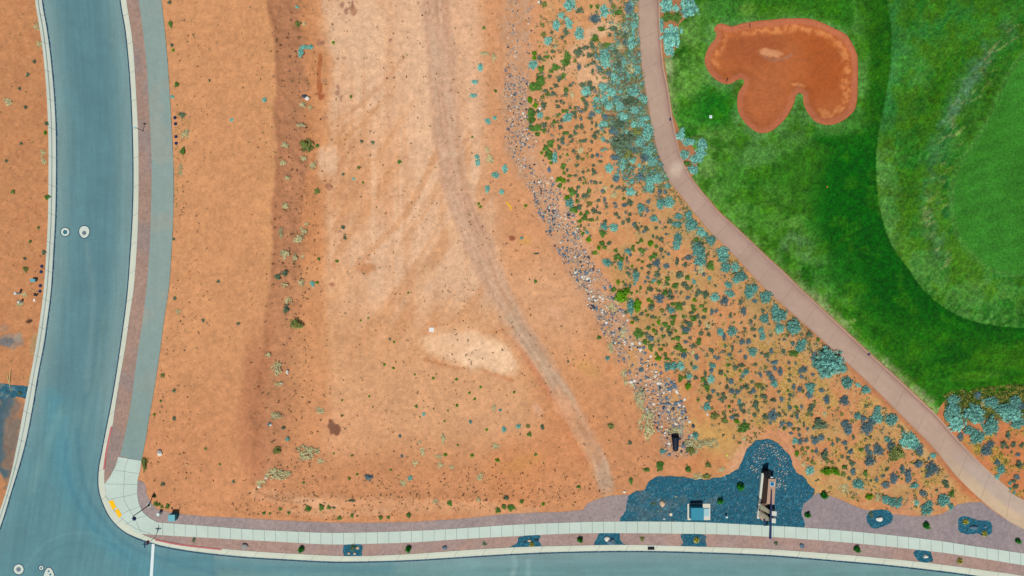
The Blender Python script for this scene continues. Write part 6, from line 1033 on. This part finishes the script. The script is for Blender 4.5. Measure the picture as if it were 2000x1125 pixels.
def quadbox(bm, c4, z0, z1, z0b=None):
    lo = [bm.verts.new((x, y, z0)) for x, y in c4]; hi = [bm.verts.new((x, y, z1[i] if isinstance(z1, (list, tuple)) else z1)) for i, (x, y) in enumerate(c4)]
    if isinstance(z0, (list, tuple)): pass
    n = len(c4); bm.faces.new(lo[::-1]); bm.faces.new(hi)
    for i in range(n): bm.faces.new((lo[i], lo[(i+1) % n], hi[(i+1) % n], hi[i]))
def mcol(key, c, f=1.0, **k): return mat(key, col=tuple(alb(c, f)), **k)
M_black = mcol('black_metal', (30, 38, 46), rough=.5, metal=.3, noise=.05); M_navy = mcol('navy_steel', (10, 44, 96), rough=.45, noise=.06); M_tealbox = mcol('teal_painted_steel', (6, 136, 164), rough=.5, noise=.05)
M_tealp = mcol('pale_teal_steel', (92, 176, 190), rough=.5, noise=.06); M_pale = mcol('pale_concrete_pad', (214, 214, 200), noise=.06); M_dark = mcol('painted_shade', (10, 14, 22), noise=0); M_paleblue = mcol('pale_blue_cover', (160, 204, 214), noise=.05)
M_cream = mcol('cream_cover', (226, 218, 190), noise=.05); M_grey = mcol('grey_iron', (104, 118, 132), rough=.6, noise=.15, nscale=12); M_greyteal = mcol('teal_iron', (40, 110, 130), rough=.6, noise=.15, nscale=12); M_collar = mcol('pale_collar', (206, 220, 210), noise=.06)
M_wood = mcol('dark_brown_boards', (92, 70, 62), noise=.18, nscale=7); M_tan = mcol('tan_stucco', (184, 152, 132), noise=.06); M_louv = mcol('weathered_louvre', (156, 158, 138), noise=.1); M_whitew = mcol('white_stucco', (208, 214, 204), noise=.05)
M_glass = mat('blue_glass_light', col=tuple(alb((20, 100, 160))), rough=.15, noise=.03); M_redm = mcol('stop_red', (170, 40, 44), noise=.03); M_board = mcol('white_board', (238, 238, 238), noise=.04); M_yellow = mcol('yellow_scrap', (236, 184, 60), noise=.1); M_lath = mcol('lath_wood', (222, 206, 140), noise=.1); M_pvc = mcol('white_plastic', (214, 234, 240), noise=.03)

# corner street lamp
g = tz(292, 988); x0, y0, _ = P(291.5, 986.5, g)
L1 = empty('street_lamp', (x0, y0, g), 0, 'black street lamp on a round concrete footing behind the corner ramp', 'street lamp')
bmobj('footing', lambda bm: cyl(bm, (0, 0, -.2), (0, 0, .12), .33, .31, 24), M_collar, L1)
bmobj('base_plate', lambda bm: (cyl(bm, (0, 0, .12), (0, 0, .2), .2, .2, 12), cyl(bm, (0, 0, .2), (0, 0, .6), .14, .085, 12)), M_black, L1)
TOP = Vector((.05, -.62, 4.2))
bmobj('pole', lambda bm: (cyl(bm, (0, 0, .5), (.02, -.20, 4.35), .075, .055, 12), cyl(bm, (.02, -.20, 4.35), (.05, -.55, 4.42), .05, .04, 10)), M_black, L1)
hd = bmobj('lamp_head', lambda bm: (cyl(bm, TOP, TOP+Vector((0, 0, .22)), .30, .14, 20), cyl(bm, TOP+Vector((0, 0, .22)), TOP+Vector((0, 0, .36)), .08, .05, 12), cyl(bm, TOP-Vector((0, 0, .06)), TOP, .30, .30, 20)), M_navy, L1)
bmobj('lens', lambda bm: sph(bm, TOP-Vector((0, 0, .06)), .2, (1, 1, .5)), mcol('lamp_lens', (210, 214, 206), rough=.3, noise=0), hd)

# stop sign with two crossed street-name blades
sx, sy, _ = P(303.5, 1049.5, .17)
SG = empty('stop_sign', (sx, sy, .15), 0, 'red stop sign with crossed street-name blades at the stop line', 'road sign')
SG['label'] = 'red stop sign on a thin post with crossed name blades by the stop line'
bmobj('post', lambda bm: cyl(bm, (0, 0, 0), (0, 0, 2.85), .035, .035, 8), M_grey, SG)
def octo(bm):
    r = bmesh.ops.create_cone(bm, cap_ends=True, segments=8, radius1=.38, radius2=.38, depth=.02)
    bmesh.ops.transform(bm, matrix=Matrix.Translation((-.04, 0, 2.1)) @ Matrix.Rotation(math.radians(90), 4, 'Y') @ Matrix.Rotation(math.radians(22.5), 4, 'Z'), verts=r['verts'])
pn = bmobj('sign_panel', octo, M_redm, SG)
def txt(name, s, size, m, parent, loc, rot):
    c = bpy.data.curves.new(name, 'FONT'); c.body = s; c.size = size; c.align_x = 'CENTER'; c.align_y = 'CENTER'; c.extrude = .002; c.materials.append(m)
    tmp = bpy.data.objects.new(name, c); C.objects.link(tmp); bpy.context.view_layer.update()
    me = bpy.data.meshes.new_from_object(tmp); bpy.data.objects.remove(tmp); me.name = name
    o = bpy.data.objects.new(name, me); C.objects.link(o); o.parent = parent; o.location = loc; o.rotation_euler = rot; return o
txt('sign_lettering', 'STOP', .26, M_white, pn, (-.055, 0, 2.1), (math.radians(90), 0, math.radians(-90)))
M_blade = mcol('blue_blade', (30, 66, 120), noise=.03)
bmobj('name_blade', lambda bm: box(bm, -.42, .42, -.03, .03, 2.62, 2.86), M_blade, SG)
bmobj('name_blade', lambda bm: box(bm, -.03, .03, -.42, .42, 2.88, 3.1), M_blade, SG)

# short bent post beside the kerb with a small dark lamp
g = .13; x0, y0, _ = P(279.5, 255.5, g)
L2 = empty('path_lamp', (x0, y0, g), 0, 'small bent lamp post in the gravel strip between kerb and grey path', 'lamp post')
bmobj('pole', lambda bm: cyl(bm, (0, 0, 0), (-.05, .02, 2.1), .045, .035, 8), M_black, L2)
bmobj('lamp_head', lambda bm: (box(bm, -.32, .12, -.10, .10, 2.1, 2.2, .03)), M_paleblue, L2)
bmobj('base', lambda bm: cyl(bm, (0, 0, -.05), (0, 0, .06), .14, .14, 12), M_grey, L2)

def cabinet(name, px0, py0, px1, py1, h, mbody, label, cat, group=None, cap=.03, lid=None, door=True):
    """outline as seen at its top"""
    z = tz((px0+px1)/2, (py0+py1)/2); X0, Y1_, _ = P(px0, py0, z+h); X1, Y0_, _ = P(px1, py1, z+h)
    cx, cy = (X0+X1)/2, (Y0_+Y1_)/2; w_, d_ = (X1-X0)/2, (Y1_-Y0_)/2
    e = empty(name, (cx, cy, z), 0, label, cat, group)
    bmobj('body', lambda bm: box(bm, -w_+.03, w_-.03, -d_+.03, d_-.03, 0, h-.08, .01), mbody, e)
    bmobj('lid', lambda bm: box(bm, -w_, w_, -d_, d_, h-.08, h, .02), lid or mbody, e)
    if door:
        dr = bmobj('door', lambda bm: box(bm, -w_+.08, w_-.08, -d_, -d_+.028, .1, h-.16), mbody, e)
        bmobj('handle', lambda bm: box(bm, .05, .09, -d_-.04, -d_, h*.45, h*.6), M_black, dr)
    return e
# teal utility cabinet on its pad
z = tz(1365, 1000)
def padb(bm):
    a, b, _ = P(1342.5, 983.5, z); c_, d_, _ = P(1387, 1015.5, z)
    t = .35
    box(bm, a, c_, d_, b, z-.1, z+.07, .01)
pad = bmobj('concrete_pad', padb, M_pale); tag(pad, 'pale concrete pad under the teal utility cabinet', 'equipment pad')
cabinet('utility_cabinet', 1349.9, 992, 1374.8, 1016, 1.45, M_tealbox, 'large teal utility cabinet on the pale pad in the dark gravel bed', 'utility cabinet')
def pad_shadow_(bm):
    a, b, _ = P(1344.5, 985, z); c_, d_, _ = P(1352, 1012.5, z); box(bm, a+.10, c_, d_+.05, b-.05, z+.071, z+.078)
    a, b, _ = P(1346, 984.5, z); c_, d_, _ = P(1371.5, 994, z); box(bm, a, c_, d_, b-.02, z+.079, z+.083)
tag(bmobj('pad_shadow_slab', pad_shadow_, M_dark), 'black painted shadow on the pad around the teal cabinet', 'painted shadow')  # the cabinet's shadow, laid on the pad as thin black slabs
def cover(bm):
    a, b, _ = P(1374, 992.5, z); c_, d_, _ = P(1384.5, 1008, z); box(bm, a, c_, d_, b, z+.075, z+.20, .015)
tag(bmobj('vault_cover', cover, M_paleblue), 'pale blue vault cover on the pad beside the teal cabinet', 'vault cover')
cabinet('utility_cabinet', 328.2, 1005.5, 341.5, 1018.5, 1.05, M_tealbox, 'squat teal utility cabinet in the gravel east of the corner ramp', 'utility cabinet', lid=M_tealp)
cabinet('utility_pedestal', 305.8, 1002.3, 311.2, 1007.8, .8, M_pvc, 'small pale utility pedestal between the street lamp and teal cabinet', 'utility pedestal', door=False)
cabinet('utility_box', 58.5, 544.5, 68, 550.5, .55, M_tealp, 'small teal utility box west of the road, nearest the round lids', 'utility box', door=False)
cabinet('sprinkler_box', 1385.5, 225, 1391, 231, .2, M_pvc, 'small pale tee box marker on the lawn under the bunker', 'irrigation box', door=False)
e = cabinet('valve_box', 1308, 1002.5, 1313, 1008, .12, M_cream, 'cream valve box lid in the dark bed west of the teal cabinet', 'valve box', door=False)
def bollard(px_, py_, h, r, label, m=M_pvc, nm='marker_post', cat='marker post', group=None):
    z = tz(px_, py_); X_, Y_, _ = P(px_, py_, z+h); e = empty(nm, (X_, Y_, z), 0, label, cat, group)
    bmobj('post', lambda bm: (cyl(bm, (0, 0, 0), (0, 0, h-.12), r, r, 12)), m, e, smooth=False)
    bmobj('cap', lambda bm: (cyl(bm, (0, 0, h-.12), (0, 0, h-.03), r*1.15, r*1.15, 12), sph(bm, (0, 0, h-.04), r*1.1, (1, 1, .5))), m, e)
bollard(1420, 1010.5, .75, .14, 'short white marker post in the dark bed east of the teal cabinet')
bollard(29, 573, 1.1, .17, 'taller white marker post west of the road', group=None); bollard(35.5, 590, .8, .15, 'shorter white marker post west of the road, beside the tumbleweed')
# round lids
for x, y, lb in ((82, 520, 'northernmost of four dark round lids in a row west of the kerb'), (80.5, 531, 'second from north of four dark round lids west of the kerb'), (79.2, 558, 'third from north of four dark round lids west of the kerb'), (78.3, 569, 'southernmost of four dark round lids in a row west of the kerb'),
                 (342, 230, 'northernmost of four dark round lids east of the grey path'), (343, 242, 'second from north of four dark round lids east of the grey path'), (344, 267, 'third from north of four dark round lids east of the grey path'), (344.3, 280, 'southernmost of four dark round lids east of the grey path')):
    z = tz(x, y); X_, Y_, _ = P(x, y, z); e = empty('meter_lid', (X_, Y_, z), 0, lb, 'meter lid', 'dark round meter lids in rows')
    bmobj('lid', lambda bm: cyl(bm, (0, 0, -.1), (0, 0, .09), .21, .20, 18), M_navy, e); bmobj('rim', lambda bm: cyl(bm, (0, 0, -.1), (0, 0, .07), .25, .24, 18), M_black, e)
# manholes: dark seal ring, pale collar, iron lid
def manhole(cx, cy, outl, lidr, lidoff, mlid, label):
    X_, Y_, _ = P(cx, cy, 0.0); e = empty('manhole', (X_, Y_, 0), 0, label, 'manhole', 'manholes in the road')
    def ring(scale, grow, z0, z1):
        def f(bm):
            pl = [((x*scale+grow*x/math.hypot(x, y))/S, -(y*scale+grow*y/math.hypot(x, y))/S) for x, y in outl]
            quadbox(bm, pl, z0, z1)
        return f
    bmobj('tar_ring', ring(1, 1.3, -.05, .006), M_seal, e); bmobj('concrete_collar', ring(1, -.3, -.05, .012), M_collar, e)
    for i, (dx, dy, r) in enumerate(lidoff):
        bmobj('lid', lambda bm: cyl(bm, (dx/S, -dy/S, -.05), (dx/S, -dy/S, .02), r/S, r/S, 20), mlid, e)
circ = lambda rx, ry, n=26, egg=0: [(rx*math.cos(i/n*6.283)*(1+egg*math.sin(i/n*6.283)), ry*math.sin(i/n*6.283)) for i in range(n)]
manhole(127.3, 453, circ(8.6, 8.4), 4, [(0, .3, 4.3)], M_greyteal, 'round pale-collared manhole, smaller of the pair in the west lane')
manhole(164.7, 453, circ(10.2, 12, egg=-.12), 4, [(0, 2, 4.2)], M_grey, 'egg-shaped pale-collared manhole, larger of the pair in the road')
manhole(36.5, 1112, circ(10, 10), 4.5, [(0, 0, 4.6)], M_grey, 'large round manhole at the intersection')
manhole(80.7, 1109.2, circ(4.6, 4.6), 2, [(0, 0, 2)], M_greyteal, 'tiny round valve cover between the two intersection manholes')
manhole(95.5, 1118, [(-11, 14), (-10.5, 6), (-7, -4), (-3, -9), (2, -9.5), (7, -5), (10, 3), (11, 9), (10.5, 14)], 2, [(-.5, -2.5, 1.9), (3, 4, 2.2)], M_greyteal, 'bean-shaped patch with two valve covers at the intersection')

# monument sign
M0 = tz(1498, 975)
MO = empty('monument_sign', P(1490, 975, M0), 0, 'long brown and tan monument wall with a navy beam and louvres', 'monument sign'); MO.location = (0, 0, 0)
cx_, cy_, _ = P(1492, 975, M0); MO.location = (cx_, cy_, M0)
def mp_(px_, py_, z_): q = P(px_, py_, z_+M0); return (q[0]-cx_, q[1]-cy_)
def prism(pts, z1, z0=0.0):
    """pts: outline as seen at the top height z1"""
    def f(bm): quadbox(bm, [mp_(x, y, z1) for x, y in pts], z0, z1)
    return f
bmobj('low_wall', prism([(1487.7, 924.2), (1492.2, 924.2), (1482.8, 1013.3), (1478.5, 1013)], .45), M_whitew, MO)
tower = [(1501.3, 935.2), (1515.7, 936), (1512.2, 985.4), (1497.3, 984)]
bmobj('wall', prism(tower, 1.7), [M_tan], MO)
# board cladding on the west face, leaning out to the low wall
def clad(bm):
    top = [mp_(1501.0, 935.2, 1.72), mp_(1497.0, 984, 1.72)]; bot = [mp_(1492.6, 926, .4), mp_(1486.3, 983, .4)]
    n = 9
    for i in range(n):
        for t0, t1, off in ((i/n, (i+.86)/n, .02), ((i+.86)/n, (i+1)/n, 0)):
            f = lambda a, b, t: (a[0]*(1-t)+b[0]*t, a[1]*(1-t)+b[1]*t)
            a0 = f(bot[0], top[0], t0); a1 = f(bot[1], top[1], t0); b0 = f(bot[0], top[0], t1); b1 = f(bot[1], top[1], t1)
            z0 = .4+1.32*t0; z1 = .4+1.32*t1
            q = [bm.verts.new((*a0, z0+off)), bm.verts.new((*a1, z0+off)), bm.verts.new((*b1, z1+off)), bm.verts.new((*b0, z1+off))]; bm.faces.new(q)
            q = [bm.verts.new((*a0, z0+off-.12)), bm.verts.new((*a1, z0+off-.12)), bm.verts.new((*b1, z1+off-.12)), bm.verts.new((*b0, z1+off-.12))]; bm.faces.new(q[::-1])
bmobj('board_cladding', clad, M_wood, MO)
def end_(bm):
    a = mp_(1492.6, 926, .4); b = mp_(1501.0, 935.2, 1.72); c_ = mp_(1501.3, 935.2, 0); 
    q = [bm.verts.new((*a, 0)), bm.verts.new((a[0], a[1], .38)), bm.verts.new((b[0], b[1], 1.69)), bm.verts.new((b[0], b[1], 0))]; bm.faces.new(q)
bmobj('end_panel', end_, M_black, MO)
def upper(bm):   # wall's shadow at the north end, built as dark stepped blocks
    for x, y, w_, h_ in ((1497, 924, 5, 1.5), (1503, 922.5, 5, 1.65), (1501, 929, 8, 1.6)):
        c_ = mp_(x, y, h_); box(bm, c_[0]-w_/S/2, c_[0]+w_/S/2, c_[1]-.25, c_[1]+.25, 0, h_, .02)
bmobj('north_shadow_blocks', upper, M_dark, MO)
lt = bmobj('roof_light', prism([(1504, 941), (1512.6, 941), (1512.6, 949.8), (1504, 949.8)], 1.80, 1.70), M_paleblue, MO)
bmobj('glass', prism([(1505.4, 942.4), (1511.3, 942.4), (1511.3, 948.4), (1505.4, 948.4)], 1.82, 1.80), M_glass, lt)
bmobj('white_fixture', prism([(1505, 931.5), (1510, 932), (1510, 935), (1505, 934.6)], 1.5), M_pvc, MO)
bmobj('lower_wall', prism([(1487, 983), (1500, 984), (1500, 1017), (1489, 1017), (1483.5, 1010)], .9), M_tan, MO)
bmobj('painted_shade', prism([(1494, 988), (1502, 983.5), (1508, 986), (1511.5, 997.5), (1508, 999.5), (1497, 994)], .95), M_dark, MO)  # shadow between wall and louvres, built as solid black blocks
bmobj('painted_shade', prism([(1491, 1000), (1494, 999.5), (1508, 1007), (1510, 1011.5), (1506, 1011.5)], 1.0), M_dark, MO)
def louvre(cs, z):
    def f(bm):
        c4 = [mp_(x, y, z) for x, y in cs]; n = 8
        for i in range(n):
            t0 = i/n+.015; t1 = (i+.80)/n
            g_ = lambda a, b, t: (a[0]*(1-t)+b[0]*t, a[1]*(1-t)+b[1]*t)
            quadbox(bm, [g_(c4[0], c4[1], t0), g_(c4[0], c4[1], t1), g_(c4[3], c4[2], t1), g_(c4[3], c4[2], t0)], z-.09, z)
        for a, b in ((0, 1), (3, 2)):
            p, q = c4[a], c4[b]; quadbox(bm, [(p[0]-.03, p[1]-.03), (q[0]+.03, q[1]-.03), (q[0]+.03, q[1]+.03), (p[0]-.03, p[1]+.03)], z-.11, z-.092)
    return f
bmobj('louvre_panel', louvre([(1484, 983), (1503.6, 997), (1503.6, 1004.5), (1483, 993)], 1.6), M_louv, MO)
bmobj('louvre_panel', louvre([(1482.6, 997.5), (1503, 1011.5), (1502.6, 1018.5), (1482, 1006.5)], 1.6), M_louv, MO)
bmobj('white_block', prism([(1505.8, 998.3), (1517, 999), (1516.8, 1008), (1505.4, 1007)], 1.2), M_whitew, MO)
bmobj('white_block', prism([(1504.6, 1012.3), (1515.4, 1013), (1515.2, 1022), (1504.2, 1021.3)], 1.2), M_whitew, MO)
def beam(bm):
    a = (1507.2, 957, 1.95); b = (1505.0, 1052.5, 2.5); w0, w1 = .8, 2.0
    pa = [mp_(a[0]-w0, a[1], a[2]), mp_(a[0]+w0, a[1], a[2])]; pb = [mp_(b[0]-w1, b[1], b[2]), mp_(b[0]+w1, b[1], b[2])]
    v = [bm.verts.new((*pa[0], a[2])), bm.verts.new((*pa[1], a[2])), bm.verts.new((*pb[1], b[2])), bm.verts.new((*pb[0], b[2]))]
    u = [bm.verts.new((*pa[0], a[2]-.12)), bm.verts.new((*pa[1], a[2]-.12)), bm.verts.new((*pb[1], b[2]-.3)), bm.verts.new((*pb[0], b[2]-.3))]
    bm.faces.new(v); bm.faces.new(u[::-1])
    for i in range(4): bm.faces.new((v[i], u[i], u[(i+1) % 4], v[(i+1) % 4]))
bmobj('steel_beam', beam, M_navy, MO)
def beam2(bm):
    p = mp_(1493.8, 1027.5, 1.4); q = mp_(1494.2, 1012, 1.4); quadbox(bm, [(p[0]-.11, p[1]), (p[0]+.11, p[1]), (q[0]+.11, q[1]), (q[0]-.11, q[1])], 1.2, 1.4)
bmobj('short_beam', beam2, M_navy, MO)

# corrugated culvert pipe
zc = tz(1318, 868)
def culv(bm):
    a = Vector(P(1312.8, 879.5, zc+.2)); b = Vector(P(1319, 852.5, zc+.5)); a = Vector(P(1319.5, 880, zc+.2)); d = (b-a); n = 22; seg = 24
    q = d.normalized(); s = q.cross(Vector((0, 0, 1))).normalized(); u = s.cross(q)
    prev = None
    for i in range(n+1):
        t = i/n; c_ = a + d*t; r = (.36+.22*t)*(1+(.05 if i % 2 else -.02))
        ring_ = [bm.verts.new(c_ + (s*math.cos(k/seg*6.283)+u*math.sin(k/seg*6.283))*r) for k in range(seg)]
        if prev:
            for k in range(seg): bm.faces.new((prev[k], prev[(k+1) % seg], ring_[(k+1) % seg], ring_[k]))
        prev = ring_
CP = empty('culvert_pipe', P(1318, 866, zc), 0, 'black corrugated culvert pipe mouth at the foot of the riprap', 'culvert pipe')
def rel(o, e):
    o.parent = e; o.matrix_parent_inverse = Matrix.Translation(e.location).inverted()
pb_ = bmobj('pipe', culv, mcol('black_plastic_pipe', (14, 28, 50), rough=.5, noise=.05)); rel(pb_, CP)
def mouth(bm):
    b = Vector(P(1319, 852.5, zc+.5)); cyl(bm, b+Vector((0, -.25, 0)), b+Vector((0, -.18, 0)), .5, .5, 24)
mo_ = bmobj('dark_inside', mouth, M_dark); rel(mo_, CP)

# kerb inlet
def inl(bm):
    a, b, _ = P(1265.3, 1067.3, .17); c_, d_, _ = P(1278, 1073.9, .17); box(bm, a, c_, d_, b, .10, .186)
IN = bmobj('storm_inlet', inl, M_dark); tag(IN, 'black rectangular storm inlet opening in the kerb', 'storm inlet')
def inf(bm):
    a, b, _ = P(1263.5, 1066, .17); c_, d_, _ = P(1279.8, 1074.6, .17); t = .09
    box(bm, a, a+t, d_, b, .1, .20); box(bm, c_-t, c_, d_, b, .1, .20); box(bm, a+t, c_-t, b-t, b, .1, .20)
bmobj('frame', inf, M_collar, IN)
# white board, yellow scrap, laths, rakes, debris
def quadthing(name, pts, z, th, m, label, cat, tilt=0):
    zz = tz(pts[0][0], pts[0][1]); return tag(bmobj(name, lambda bm: quadbox(bm, [P(x, y, zz+z)[:2] for x, y in pts], zz+z-th, [zz+z+tilt*i for i in (0, 0, 1, 1)] if tilt else zz+z), m), label, cat)
quadthing('white_board', [(838.2, 639.6), (847.6, 639.8), (847.8, 648), (838, 648)], .06, .03, M_board, 'square white board lying on the pale soil of the lot', 'board', .04)
quadthing('yellow_scrap', [(988, 394), (991, 393), (994, 398), (999, 402), (1000, 409), (997, 410), (995, 404), (991, 401)], .07, .04, M_yellow, 'crumpled yellow scrap on the soil east of the dirt track', 'scrap')
quadthing('paper_scrap', [(65, 584), (68.5, 584), (68.5, 589), (65, 589)], .05, .02, M_board, 'small white paper scrap beside the kerb near the marker posts', 'scrap')
quadthing('yellow_scrap', [(1418.5, 888), (1421, 888), (1421, 891.5), (1418.5, 891.5)], .05, .02, mcol('lime_scrap', (214, 232, 90), noise=0), 'tiny lime-yellow scrap on soil above the dark bed', 'scrap')
def stick(name, ps, r, m, label, cat, z=.06, group=None):
    def f(bm):
        for (a, b) in ps: cyl(bm, P(a[0], a[1], tz(*a)+z), P(b[0], b[1], tz(*b)+z), r, r, 6)
    return tag(bmobj(name, f, m), label, cat, group)
stick('wooden_stake', [((14, 731), (20, 757))], .05, M_lath, 'pale fallen stake leaning lower, west of the road above the dark gravel', 'stake')
stick('wooden_stake', [((20.5, 722), (18.5, 748))], .05, M_lath, 'pale fallen stake reaching higher, crossing the other into a fork', 'stake', .14)
stick('wooden_stake', [((60, 564), (72, 571))], .035, M_lath, 'thin pale stick pointing at the black debris near the round lids', 'stake')
stick('debris', [((66, 577), (74, 574)), ((67, 573), (72, 578))], .11, M_black, 'small black debris beside the kerb near the round lids', 'debris')
stick('twig', [((364, 538), (372, 531)), ((370, 534), (376, 524))], .03, mcol('orange_twig', (226, 150, 80), noise=0), 'thin orange forked twig on the lot east of the grey path', 'twig')
for nm, a, b, h1, lb in (('bunker_rake', (1464, 46), (1465.5, 54.5), (1441, 55), 'bunker rake lying near the top edge of the sand'), ('bunker_rake', (1421.5, 152), (1419, 160), (1398, 150), 'bunker rake lying in the lower cove of the sand')):
    za = tz(*a) - .12; e = empty(nm, P(a[0], a[1], za), 0, lb, 'rake', 'bunker rakes')
    o1 = bmobj('rake_head', lambda bm: cyl(bm, P(a[0], a[1], za+.1), P(b[0], b[1], za+.1), .05, .05, 6), M_black); rel(o1, e)
    mid_ = ((a[0]+b[0])/2, (a[1]+b[1])/2)
    o2 = bmobj('handle', lambda bm: cyl(bm, P(mid_[0], mid_[1], za+.1), P(h1[0], h1[1], tz(*h1)+.02), .022, .022, 6), mcol('rake_handle', (150, 90, 60), noise=0)); rel(o2, e)
def small(px_, py_, w_, h_, lb): 
    z = .21; tag(bmobj('drain_grate', lambda bm: (lambda a, c_: (box(bm, a[0], c_[0], c_[1], a[1], z-.03, z+.03), box(bm, a[0]+.03, c_[0]-.03, c_[1]+.03, a[1]-.03, z+.03, z+.05)))(P(px_-w_/2, py_-h_/2, z), P(px_+w_/2, py_+h_/2, z)), M_navy), lb, 'drain grate', 'navy drain grates in the cart path')
small(1309, 233, 3.2, 5.5, 'navy drain grate in the cart path level with the bunker'); small(1697, 692, 4.6, 4, 'navy drain grate in the cart path above the largest sagebrush')
tag(bmobj('tee_marker', lambda bm: (lambda p: (cyl(bm, p, (p[0], p[1], p[2]+.12), .10, .08, 10)))(P(1615, 365, tz(1615, 365))), mcol('orange_marker', (240, 140, 70), noise=0)), 'tiny orange marker on the dark green fairway', 'marker')
# tumbleweed by the marker posts
def tumble(bm):
    r = random.Random(3)
    for i in range(60):
        a = r.uniform(0, 6.28); b = r.uniform(0, 3.1); p = Vector((.45*math.cos(a)*math.sin(b), .3*math.sin(a)*math.sin(b), .28+.26*math.cos(b))); q = Vector((r.uniform(-.4, .4), r.uniform(-.26, .26), r.uniform(.05, .5)))
        cyl(bm, p, q, .012, .008, 4, False)
o = bmobj('tumbleweed', tumble, mcol('twig_grey', (104, 84, 66), noise=.1)); o.location = P(58, 628, tz(58, 628)); tag(o, 'grey tumbleweed tangle on the soil west of the road', 'tumbleweed')
